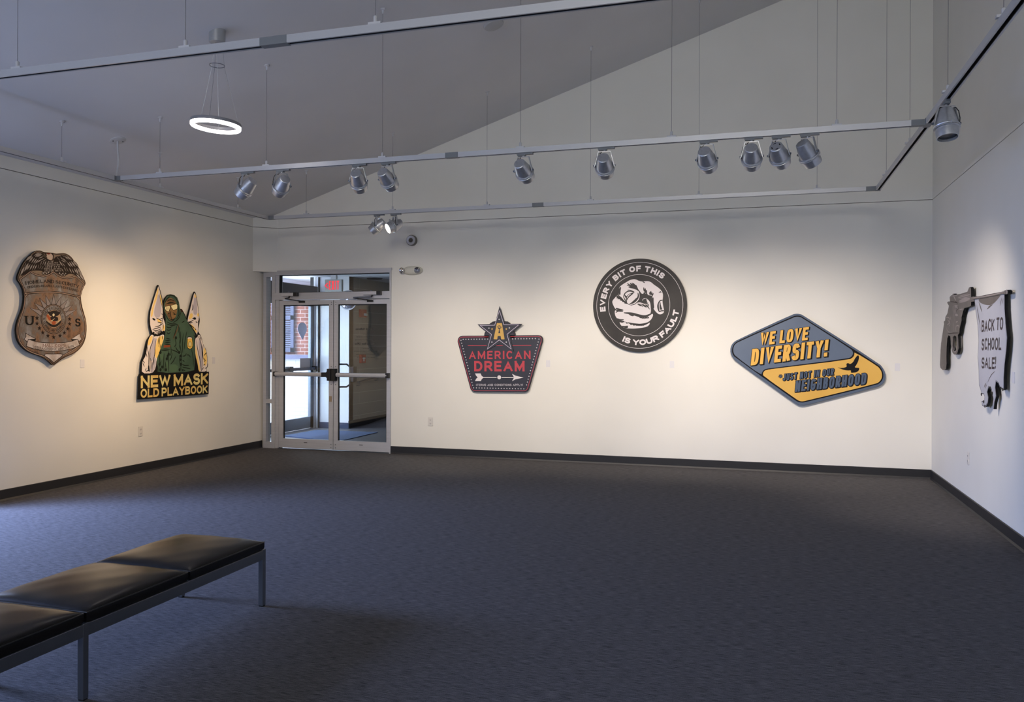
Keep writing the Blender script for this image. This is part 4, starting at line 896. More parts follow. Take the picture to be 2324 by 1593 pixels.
    for q in (((955, 790), (935, 900), (985, 1085)), ((860, 900), (925, 850)), ((1000, 850), (1070, 880)), ((840, 540), (930, 480), (1040, 520)), ((800, 620), (930, 560), (1090, 600)), ((860, 600), (960, 575), (1060, 590)), ((900, 1010), (980, 1060), (1060, 1010)), ((1020, 900), (1090, 900))): a.taper(F, M1(*q), .016, GD, 2.6)
    GO = paint('goggle_lens', (240, 228, 176)); a.fill(F, M1((775, 690), (925, 650), (945, 700), (900, 835), (815, 812), (765, 740)), BLK, 3, 0); a.fill(F, M1((940, 650), (1115, 603), (1147, 660), (1135, 750), (1018, 795), (950, 700)), BLK, 3, 0)
    a.fill(F, M1((792, 688), (915, 664), (928, 700), (888, 822), (822, 798), (785, 742)), GO, 4.2, 0); a.fill(F, M1((953, 655), (1105, 614), (1130, 655), (1124, 736), (1022, 783), (962, 700)), GO, 4.2, 0)
    for x in (815, 840, 868): a.taper(F, M1((x, 680), (x+12, 800)), .007, LINE, 4.8)
    for q in (((870, 380), (960, 365), (1060, 400), (1150, 560)), ((780, 600), (830, 470), (930, 400)), ((1150, 640), (1170, 800), (1140, 960)), ((1060, 400), (1140, 520), (1150, 700)), ((760, 820), (830, 980), (900, 1060)), ((1080, 990), (990, 1100), (880, 1060)), ((1205, 760), (1180, 920), (1100, 1040)), ((1240, 790), (1180, 1020), (1000, 1140)), ((830, 1100), (960, 1170), (1100, 1160)), ((830, 1160), (980, 1220), (1120, 1180)), ((820, 1240), (900, 1280), (1000, 1230)), ((830, 1320), (900, 1350), (960, 1300)), ((840, 1400), (880, 1450), (940, 1400)), ((1100, 1160), (1180, 1240), (1160, 1420)), ((1120, 1200), (1080, 1380), (1020, 1560)), ((1200, 1240), (1190, 1420), (1180, 1580)), ((1250, 1130), (1340, 1080))): a.taper(F, M1(*q), .017, GD, 2.6)
    for q in (((880, 370), (980, 372), (1060, 420)), ((1160, 600), (1180, 760)), ((1215, 800), (1160, 1000)), ((850, 1130), (960, 1145)), ((1140, 1240), (1140, 1420))): a.taper(F, M1(*q), .012, GL, 2.5)
    a.taper(F, M1((1170, 1180), (1110, 1380), (1010, 1590)), .012, paint('strap_rust', (120, 66, 40)), 3.2)
    a.fill(F, M2((480, 750), (520, 745), (550, 800), (540, 850), (500, 820)), paint('collar_brown', (58, 26, 18)), 2.8)
    # vest and pouches
    for q in (((640, 170), (740, 190)), ((620, 215), (745, 225)), ((610, 255), (745, 270)), ((600, 295), (745, 310)), ((570, 400), (740, 415)), ((500, 425), (700, 440)), ((490, 470), (510, 700), (470, 900)), ((700, 430), (690, 640), (700, 920)), ((745, 320), (760, 500), (720, 560)), ((960, 20), (965, 200), (930, 400)), ((930, 180), (960, 400), (985, 520), (985, 900)), ((850, 340), (880, 430), (960, 480)), ((760, 420), (850, 450), (940, 500)), ((780, 480), (760, 600), (720, 660)), ((860, 560), (800, 680), (740, 740)), ((840, 180), (870, 300), (820, 360)), ((1000, 560), (1060, 560), (1090, 500)), ((1090, 540), (1140, 530), (1180, 590)), ((1000, 650), (1050, 680)), ((990, 740), (1060, 770), (1150, 760)), ((1000, 800), (1090, 820), (1180, 840)), ((990, 850), (1070, 885)), ((1020, 900), (980, 830)), ((1020, 60), (1000, 300), (1010, 500)), ((1100, 20), (1060, 200), (1040, 420)), ((600, 500), (590, 700), (600, 900)), ((630, 680), (640, 850)), ((540, 660), (480, 800)), ((940, 540), (945, 680), (960, 860)), ((1200, 400), (1240, 600), (1240, 800))): a.taper(F, M3(*q), .018, GD, 2.6)
    for q in (((520, 500), (580, 500), (580, 640), (520, 640)), ((640, 680), (690, 680), (690, 800), (640, 800)), ((720, 750), (900, 740), (905, 900), (730, 915))): a.fill(F, M3(*q), GL, 2.2)
    for q in ((520, 480), (700, 520), (680, 560), (500, 740), (560, 800), (640, 860), (660, 620), (930, 480), (960, 560), (955, 640), (965, 740), (940, 860), (520, 860), (860, 160)): a.disc(F, a.L(M3(q))[0], .020, GD, 2.8, 9)
    a.fill(F, M3((592, 325), (735, 318), (735, 362), (592, 375)), paint('name_tape', (142, 66, 34)), 3, 0)
    PB = paint('patch_gold', (230, 190, 90)); q = a.L(M3((1108, 150), (1160, 136), (1215, 150), (1216, 200), (1228, 280), (1226, 370), (1170, 415), (1108, 378), (1104, 300), (1110, 210))); a.poly(F, chaikin(q, True, 1), PB, 3); a.strokel(F, chaikin(q, True, 1), .008, BLK, 3.3, True)
    c = a.L(M3((1166, 297)))[0]; a.disc(F, c, .030, paint('patch_centre', (216, 200, 140)), 3.6, 18); a.ring(F, c, .030, .005, BLK, 3.9, 24); a.fill(F, M3((1112, 150), (1160, 138), (1212, 152), (1205, 180), (1165, 172), (1120, 185)), CR, 3.4); a.taper(F, M3((1106, 330), (1166, 375), (1226, 340)), .006, BLK, 3.9)
    # right figure
    a.fill(F, M2((882, 300), (912, 390), (950, 600), (990, 850), (1000, 1010), (985, 1180), (950, 1475), (860, 1330), (752, 1185), (680, 1095), (698, 980), (756, 740), (818, 480), (856, 330)), CR, 1.4, 0)
    a.fill(F, M2((870, 400), (920, 440), (950, 700), (950, 900), (850, 920), (830, 720), (850, 560)), GY, 2); a.fill(F, M2((884, 310), (925, 400), (910, 440), (865, 430)), YL, 2.3); a.fill(F, M2((760, 860), (830, 880), (820, 1000), (720, 1040), (715, 990)), YL, 2.3); a.fill(F, M2((940, 880), (990, 860), (1000, 960), (950, 960)), YL, 2.3); a.fill(F, M2((730, 1150), (830, 1200), (930, 1340), (940, 1440), (860, 1330)), YL, 2.3)
    c = a.L(M2((878, 1015)))[0]; a.disc(F, c, .027, BLK, 3, 16, .016); a.fill(F, M2((800, 1015), (850, 990), (860, 1030)), BLK, 3, 0)
    for q in (((820, 620), (830, 720), (800, 800)), ((690, 1110), (760, 1110), (850, 1050)), ((700, 1130), (760, 1140), (820, 1120)), ((740, 1170), (820, 1250), (870, 1290)), ((880, 1290), (920, 1340)), ((975, 1060), (985, 1150), (970, 1280)), ((900, 1100), (960, 1130)), ((985, 1380), (950, 1440), (960, 1480))): a.taper(F, M2(*q), .018, BLK, 3)
    a.taper(F, M2((1000, 980), (1005, 1080), (980, 1250)), .03, BLK, 3)
    a.fill(F, M3((1285, 165), (1330, 150), (1345, 95), (1385, 95), (1425, 180), (1452, 290), (1515, 420), (1540, 560), (1552, 740), (1530, 830), (1525, 900), (1360, 905), (1335, 720), (1285, 540), (1278, 330)), CR, 1.4)
    a.fill(F, M3((1290, 290), (1320, 480), (1370, 720), (1395, 895), (1362, 900), (1332, 700), (1285, 530)), YL, 2); a.fill(F, M3((1350, 170), (1410, 220), (1430, 500), (1440, 880), (1400, 890), (1370, 560)), GY, 2); a.fill(F, M3((1470, 340), (1530, 480), (1545, 720), (1480, 800), (1460, 560)), YL, 2)
    for q in (((1345, 110), (1400, 240), (1430, 400), (1440, 700), (1420, 900)), ((1310, 200), (1330, 400), (1400, 700), (1410, 900)), ((1460, 300), (1440, 460), (1460, 640)), ((1470, 560), (1510, 500), (1540, 490)), ((1470, 600), (1500, 660)), ((1480, 690), (1510, 640)), ((1460, 760), (1500, 740)), ((1560, 740), (1540, 820), (1490, 830)), ((1430, 870), (1470, 800)), ((1380, 120), (1420, 220))): a.taper(F, M3(*q), .016, BLK, 3)
    a.fill(F, M3((1240, 90), (1300, 140), (1325, 150), (1280, 160)), BLK, 3.3, 0)
    # lettering
    GT = noise_mat('letter_gold', (.62, .40, .10), (.70, .60, .24), 7, rough=.55)
    t = M3((88, 1265), (1562, 1172), (88, 992)); put_text(a, 'lettering', 'NEW MASK', *t, GT, wt=.235, gap=.12, space=.28)
    t = M3((84, 1478), (1550, 1370), (84, 1282)); put_text(a, 'lettering#b', 'OLD PLAYBOOK', *t, GT, wt=.22, gap=.11, space=.30)
    a.spacers([(-.2, 0), (.35, 0)], .016); a.finish()
masked()

# ================================================================== ARTWORK 3: AMERICAN DREAM (back wall)
DR = crop(1020, 680, 6.928)
NAVY = noise_mat('navy_paint', (.018, .019, .032), (.026, .027, .042), 3, rough=.5, detail=2, spec=.4)
def dream():
    a = Art('B', .050, (1134, 810)); a.root('wall_sign', 'navy star topped sign reading AMERICAN DREAM beside the entrance doors', 'sign')
    RD = paint('coral_red', (186, 74, 84)); WT = paint('art_white', (222, 216, 216)); GD = paint('star_gold', (206, 168, 96)); DT = paint('dot_white', (196, 192, 196)); MR = paint('dark_maroon', (40, 12, 16))
    body = chaikin(a.L(DR((128, 660), (132, 610), (160, 578), (205, 568), (800, 564), (1395, 557), (1440, 572), (1465, 610), (1462, 660), (1250, 1395), (1220, 1440), (1180, 1453), (800, 1453), (400, 1450), (355, 1435), (328, 1400), (200, 920))), True, 0)
    body = a.L(DR((128, 665), (130, 630), (142, 600), (165, 578), (205, 568), (1390, 557), (1425, 563), (1450, 582), (1464, 612), (1463, 650), (1252, 1385), (1240, 1415), (1220, 1438), (1185, 1452), (395, 1448), (360, 1438), (335, 1412), (325, 1385)))
    a.panel('panel', body, .030, NAVY, MR)
    knob = a.L(DR((548, 600), (546, 560), (552, 520), (575, 490), (600, 470), (615, 420), (635, 375), (680, 345), (720, 338), (860, 338), (905, 342), (945, 365), (965, 410), (985, 470), (1015, 500), (1030, 540), (1030, 600)))
    a.panel('panel', knob, .030, NAVY, MR); a.strokel('panel', inset(knob, .012), .004, MR, 1)
    a.strokel('panel', inset(body, .017), .006, RD, 1.5, True)
    # dots
    rows = [DR((217, 624), (602, 620)), DR((950, 617), (1350, 612)), DR((182, 640), (366, 1345)), DR((1408, 620), (1214, 1340)), DR((382, 1386), (1170, 1402))]
    for r_, n in zip(rows, (10, 10, 17, 17, 19)):
        p0, p1 = a.L(r_)
        for i in range(n): a.disc('panel', p0.lerp(p1, i/(n-1)), .0075, DT, 2, 10)
    for q in (((290, 721), (598, 721)), ((695, 721), (868, 720)), ((972, 720), (1287, 718))): a.strokel('panel', a.L(DR(*q)), .009, RD, 2)
    star = DR((787, 105), (865, 378), (1145, 380), (942, 545), (1010, 815), (785, 690), (560, 815), (628, 548), (440, 390), (715, 380))
    s2 = Art('B', .062, (1134, 810)); s2.o = a.o; s2.e = a.e; ss = s2.L(star); s2.panel('star', ss, .012, NAVY, paint('star_edge', (24, 18, 20)))
    s2.strokel('star', s2.L(DR((787, 172), (857, 395), (1087, 397), (905, 545), (971, 775), (783, 633), (597, 777), (662, 547), (483, 405), (712, 402))), .0065, paint('star_line', (206, 196, 212)), 1, True)
    s2.poly('star', s2.L(DR((745, 374), (752, 368), (818, 368), (826, 374), (867, 616), (862, 624), (820, 624), (813, 616), (805, 572), (760, 572), (752, 618), (746, 624), (702, 622), (696, 614))), GD, 1.4)
    s2.poly('star', s2.L(DR((770, 527), (798, 527), (790, 470), (800, 440), (772, 440), (781, 470))), NAVY, 2)
    c = s2.L(DR((785, 432)))[0]
    for i in range(9): t = i*.7; s2.disc('star', (c.x+.024*math.cos(t)*(1-.3*(i % 2)), c.y+.018*math.sin(t)), .0065, NAVY, 2, 9)
    for q in ((670, 462), (894, 462)): s2.star('star', s2.L(DR(q))[0], .017, GD, 1.6)
    for q in ((782, 310), (622, 448), (943, 444), (668, 667), (894, 667)): s2.disc('star', s2.L(DR(q))[0], .009, DT, 1.6, 12)
    s2.finish()
    t = DR((310, 936), (1276, 934), (310, 806)); put_text(a, 'lettering', 'AMERICAN', *t, RD, wt=.185, gap=.26)
    t = DR((390, 1126), (1182, 1128), (390, 964)); put_text(a, 'lettering#b', 'DREAM', *t, RD, wt=.215, gap=.20)
    t = DR((420, 1357), (1157, 1357), (420, 1324)); put_text(a, 'lettering#c', '(TERMS AND CONDITIONS APPLY)', *t, DT, wt=.16, gap=.2, space=.5)
    a.strokel('arrow', a.L(DR((520, 1222), (742, 1222))), .010, WT, 2); a.strokel('arrow', a.L(DR((822, 1223), (1015, 1224))), .010, WT, 2); a.disc('arrow', a.L(DR((783, 1221)))[0], .0265, WT, 2)
    a.poly('arrow', a.L(DR((985, 1165), (1040, 1195), (1165, 1225), (1040, 1252), (985, 1281), (1018, 1224))), WT, 2)
    a.poly('arrow', a.L(DR((404, 1160), (490, 1160), (505, 1195), (532, 1216), (532, 1230), (510, 1248), (494, 1279), (404, 1279), (420, 1245), (446, 1220), (420, 1196))), WT, 2)
    a.spacers([(-.4, .05), (.4, .05)], .03); a.finish()
dream()

# ================================================================== ARTWORK 4: ROUND HAND SIGN (back wall)
CI, HD = crop(1320, 560, 6.127), crop(1380, 625, 12.254)
def round_sign():
    a = Art('B', .045, (1450.5, 692.5)); a.root('wall_sign', 'round black sign with white pointing hand reading EVERY BIT OF THIS IS YOUR FAULT', 'sign')
    cc = a.L(CI((800, 814)))[0]; R_ = (a.L(CI((1452, 814)))[0]-a.L(CI((149, 814)))[0]).length/2
    CH = noise_mat('charcoal_paint', (.022, .020, .019), (.036, .033, .030), 4, rough=.6, detail=3, spec=.35); WT = paint('art_white', (222, 216, 216))
    disc = [Vector(p) for p in circ(cc, R_, 0, 360, 96)[:-1]]; a.panel('panel', disc, .028, CH, SIDE)
    r1 = (a.L(CI((1397, 814)))[0]-a.L(CI((199, 814)))[0]).length/2; a.ring('panel', cc, r1, .0045, WT, 1, 110)
    c2 = a.L(CI((795, 812)))[0]; r2 = (a.L(CI((1222, 814)))[0]-a.L(CI((367, 814)))[0]).length/2; a.ring('panel', c2, r2, .0045, WT, 1, 96)
    k = r1/600.
    put_path(a, 'lettering', 'EVERY BIT OF THIS', circ(cc, 475*k, 189.5, 48.5), 80*k, WT, 1, wt=.27, gap=.13, space=.42)
    put_path(a, 'lettering#b', 'IS YOUR FAULT', circ(cc, 556*k, 244.5, 352), 80*k, WT, 1, wt=.27, gap=.13, space=.42)
    F = 'hand_drawing'; W = WT
    A_ = HD((290, 490), (288, 410), (318, 330), (370, 272), (500, 192), (600, 132), (700, 106), (775, 110), (850, 150), (950, 172), (1050, 158), (1130, 160), (1200, 190), (1280, 260), (1400, 340), (1470, 405), (1512, 470), (1530, 540), (1522, 640), (1512, 700), (1522, 790), (1540, 890), (1558, 970), (1552, 1030), (1510, 1070), (1440, 1086), (1380, 1062), (1310, 992), (1250, 902), (1218, 800), (1207, 700), (1228, 600), (1262, 525), (1215, 570), (1160, 555), (1120, 548), (1095, 520), (1078, 470), (1050, 520), (1020, 470), (1000, 450), (985, 512), (930, 508), (890, 450), (850, 395), (880, 560), (870, 640), (820, 722), (740, 792), (640, 822), (560, 792), (520, 742), (440, 692), (370, 605), (310, 565))
    a.fill(F, A_, W, 1)
    B_ = HD((262, 532), (310, 610), (400, 705), (500, 775), (620, 838), (740, 818), (800, 762), (880, 748), (950, 770), (1020, 792), (960, 735), (945, 690), (985, 642), (1040, 632), (1110, 668), (1168, 740), (1184, 850), (1196, 1040), (1130, 1100), (1020, 1130), (900, 1122), (780, 1082), (650, 1042), (450, 1030), (400, 1000), (285, 982), (200, 930), (150, 840), (114, 750), (130, 690), (200, 615))
    a.fill(F, B_, W, 1.2)
    C_ = HD((195, 962), (280, 1000), (430, 1012), (450, 1045), (600, 1062), (760, 1112), (900, 1150), (1050, 1162), (1150, 1122), (1238, 1058), (1256, 1110), (1212, 1210), (1130, 1292), (1000, 1332), (850, 1346), (700, 1340), (560, 1312), (440, 1280), (330, 1262), (250, 1200), (200, 1120), (184, 1030)); a.fill(F, C_, W, 1.1)
    D_ = HD((318, 1288), (440, 1292), (560, 1322), (700, 1372), (850, 1388), (1000, 1372), (1090, 1352), (1162, 1303), (1152, 1370), (1080, 1430), (900, 1465), (700, 1480), (560, 1474), (470, 1465), (400, 1430), (340, 1360)); a.fill(F, D_, W, 1.1)
    a.poly(F, a.L(HD((508, 262), (600, 285), (560, 222), (672, 292), (612, 200), (712, 262), (662, 196), (735, 240), (712, 212), (760, 262), (790, 270), (830, 360), (862, 420), (892, 478), (885, 505), (850, 440), (790, 400), (700, 368), (610, 350), (560, 338), (610, 318), (540, 290))), CH, 2)
    for x0, y0, x1, y1 in ((520, 215, 640, 300), (605, 205, 690, 330), (660, 195, 740, 300), (700, 215, 770, 300)): a.taper(F, HD((x0, y0), (x1, y1)), .012, CH, 2)
    a.stroke(F, HD((720, 470), (650, 438), (560, 438), (480, 480), (438, 560), (440, 620), (480, 690), (525, 742)), .013, CH, 2)
    a.stroke(F, HD((540, 410), (600, 405), (690, 435), (735, 470)), .008, CH, 2)
    a.poly(F, chaikin(a.L(HD((440, 548), (500, 640), (515, 735), (545, 655), (600, 590), (680, 530), (725, 475), (650, 485), (570, 520), (512, 585), (490, 560), (470, 530))), True, 1), CH, 2.2)
    a.taper(F, HD((455, 560), (462, 620), (505, 680)), .010, W, 2.8); a.taper(F, HD((520, 640), (570, 555), (640, 510)), .010, W, 2.8)
    a.taper(F, HD((595, 790), (700, 760), (780, 690), (850, 590), (830, 480)), .024, CH, 2); a.taper(F, HD((640, 770), (740, 690), (800, 620)), .012, CH, 2)
    a.taper(F, HD((352, 325), (310, 430), (330, 545)), .030, CH, 2)
    a.poly(F, a.L(HD((250, 545), (310, 600), (370, 605), (440, 690), (550, 790), (500, 790), (440, 770), (460, 750), (380, 735), (400, 715), (320, 690), (345, 668), (250, 655), (290, 635), (215, 635), (250, 610), (225, 600))), CH, 2)
    a.poly(F, a.L(HD((950, 705), (985, 660), (1050, 645), (1095, 690), (1060, 680), (1090, 720), (1075, 745), (1130, 760), (1080, 770), (1130, 800), (1010, 790), (960, 770), (880, 745), (830, 752), (870, 735))), CH, 2.1)
    for q in ((800, 780, 920, 860), (840, 775, 980, 880), (900, 775, 1050, 890), (960, 790, 1090, 900), (1020, 800, 1130, 900), (1060, 790, 1160, 950), (1090, 770, 1140, 860)): a.taper(F, HD((q[0], q[1]), (q[2], q[3])), .013, CH, 2)
    a.taper(F, HD((215, 912), (300, 945), (430, 968)), .022, CH, 2); a.taper(F, HD((195, 950), (300, 992), (420, 998)), .018, CH, 2.2); a.taper(F, HD((215, 1040), (250, 1000), (320, 995)), .014, CH, 2)
    a.taper(F, HD((440, 1040), (650, 1055), (850, 1120), (1030, 1150), (1200, 1065)), .034, CH, 2); 
    for q in ((560, 1060, 690, 1135), (640, 1075, 720, 1130), (860, 1140, 920, 1190), (910, 1150, 970, 1205), (960, 1155, 1020, 1208), (1010, 1155, 1060, 1200), (1050, 1150, 1100, 1200), (1090, 1140, 1140, 1195)): a.taper(F, HD((q[0], q[1]), (q[2], q[3])), .016, CH, 2)
    a.taper(F, HD((250, 1195), (330, 1240), (440, 1230)), .018, CH, 2); a.taper(F, HD((300, 1262), (380, 1290), (450, 1278)), .026, CH, 2); a.taper(F, HD((380, 1412), (470, 1432), (560, 1408)), .020, CH, 2); a.taper(F, HD((450, 1450), (520, 1452), (560, 1435)), .014, CH, 2)
    a.taper(F, HD((540, 1310), (700, 1355), (860, 1375), (1000, 1370), (1150, 1305)), .028, CH, 2)
    for q in ((600, 1335, 660, 1385), (680, 1365, 740, 1395), (760, 1370, 810, 1400), (830, 1375, 870, 1402), (900, 1375, 940, 1400), (960, 1375, 1000, 1395), (500, 1315, 545, 1340)): a.taper(F, HD((q[0], q[1]), (q[2], q[3])), .013, CH, 2)
    for q in ((990, 330, 1010, 460), (1035, 350, 1040, 500), (1070, 400, 1065, 530), (1200, 430, 1160, 550), (1225, 460, 1190, 560), (1260, 490, 1220, 575), (1180, 450, 1150, 520)): a.taper(F, HD((q[0], q[1]), (q[2], q[3])), .018, CH, 2)
    a.taper(F, HD((1250, 610), (1230, 740), (1270, 920)), .030, CH, 2); a.taper(F, HD((1260, 680), (1240, 800)), .016, CH, 2)
    a.taper(F, HD((1408, 478), (1450, 462), (1492, 478)), .010, CH, 2); a.taper(F, HD((1440, 452), (1455, 442), (1470, 452)), .007, CH, 2); a.taper(F, HD((960, 175), (990, 185), (1025, 208)), .012, CH, 2)
    a.stroke(F, HD((1512, 690), (1450, 695), (1405, 760), (1382, 860), (1400, 950), (1425, 1012), (1470, 985), (1552, 982)), .014, CH, 2)
    a.taper(F, HD((1400, 760), (1385, 870), (1420, 1010)), .022, CH, 2.2)
    a.poly(F, chaikin(a.L(HD((1440, 735), (1455, 740), (1470, 830), (1500, 920), (1520, 940), (1450, 965), (1430, 900), (1430, 800))), True, 1), CH, 2.1)
    a.spacers([(-.3, .2), (.3, .2), (0, -.35)], .028); a.finish()
round_sign()

# ================================================================== ARTWORK 5: DIAMOND SIGN (back wall)
DI = crop(1640, 700, 5.533)
def diamond():
    a = Art('B', .045, (1832, 816)); a.root('wall_sign', 'blue and yellow diamond sign reading WE LOVE DIVERSITY with a black bird', 'sign')
    BL = noise_mat('slate_blue', (.078, .112, .175), (.090, .125, .190), 3, rough=.5, detail=2); RM = paint('rim_blue_grey', (86, 98, 116)); YE = noise_mat('mustard_yellow', (.64, .36, .055), (.70, .41, .075), 2, rough=.5, detail=2); LT = paint('letter_yellow', (228, 178, 88)); K_ = paint('diamond_black', (16, 14, 18)); LB = paint('letter_blue', (78, 92, 112))
    out = chaikin(a.L(DI((180, 395), (128, 432), (97, 490), (97, 560), (125, 620), (180, 675), (880, 1170), (940, 1210), (990, 1222), (1045, 1215), (1925, 992), (1990, 965), (2035, 915), (2048, 850), (2032, 775), (1970, 690), (1020, 92), (985, 72), (935, 65), (880, 72))), True, 1)
    a.panel('panel', out, .028, RM, paint('rim_side', (58, 82, 108)))
    a.poly('panel', chaikin(a.L(DI((195, 405), (145, 440), (117, 500), (118, 560), (150, 612), (900, 1145), (940, 1172), (990, 1182), (1035, 1178), (1935, 960), (1990, 925), (2018, 870), (2018, 810), (1995, 755), (1960, 712), (1010, 110), (975, 92), (935, 88), (890, 95))), True, 1), K_, 1)
    a.poly('panel', chaikin(a.L(DI((200, 418), (152, 452), (132, 505), (135, 555), (162, 600), (484, 838), (495, 800), (515, 772), (545, 758), (620, 748), (1575, 628), (1620, 605), (1638, 570), (1635, 540), (1608, 506), (1000, 120), (970, 106), (935, 103), (895, 110))), True, 1), BL, 2)
    a.poly('panel', chaikin(a.L(DI((1655, 545), (1942, 722), (1985, 770), (2002, 820), (2000, 870), (1975, 915), (1930, 945), (1035, 1162), (990, 1168), (950, 1155), (915, 1132), (512, 848), (505, 820), (518, 790), (545, 772), (640, 757), (1590, 643), (1640, 612), (1655, 580))), True, 1), YE, 2)
    def two(txt, p0, p1, tp, wt, face, sh, outl, off, **kw):
        for o_ in (off, (off[0]/2, off[1]/2)): put_text_w(a, 'lettering#'+txt[:2], txt, p0, p1, tp, K_, wt, outl, 3, shear=sh, off=o_, **kw)
        put_text_w(a, 'lettering#'+txt[:2], txt, p0, p1, tp, K_, wt, outl, 3.2, shear=sh, off=(0, 0), **kw)
        put_text(a, 'lettering#'+txt[:2], txt, p0, p1, tp, face, wt=wt, lv=4, shear=sh, **kw)
    kw = dict(gap=.10, space=.25, p=3.0)
    two('WE LOVE', *DI((466, 468), (1106, 392), (470, 306)), .195, LT, 13, .004, (.010, -.008), **kw)
    two('DIVERSITY!', *DI((352, 716), (1362, 594), (352, 512)), .195, LT, 13, .005, (.012, -.010), **kw)
    two('JUST NOT IN OUR', *DI((755, 908), (1412, 834), (755, 824)), .17, LB, 13, .004, (.006, -.006), gap=.14, space=.30, p=3.0)
    two('NEIGHBORHOOD', *DI((908, 1048), (1832, 946), (908, 910)), .18, LB, 13, .005, (.008, -.008), gap=.12, p=3.0)
    c = a.L(DI((728, 852)))[0]
    for t in (0, 60, 120): d = Vector((math.cos(math.radians(t+15)), math.sin(math.radians(t+15))))*.022; a.strokel('lettering#JU', [c-d*1.15, c+d*1.15], .014, K_, 3); a.strokel('lettering#JU', [c-d, c+d], .006, LB, 4)
    a.poly('bird', chaikin(a.L(DI((1435, 738), (1500, 750), (1562, 732), (1552, 705), (1560, 688), (1580, 686), (1602, 700), (1640, 672), (1662, 625), (1690, 592), (1706, 588), (1714, 612), (1704, 660), (1680, 710), (1655, 740), (1690, 745), (1716, 745), (1712, 778), (1680, 802), (1650, 806), (1608, 808), (1614, 775), (1570, 780), (1510, 768), (1470, 752))), True, 1), K_, 3)
    a.spacers([(-.4, .0), (.4, -.05)], .028); a.finish()
diamond()

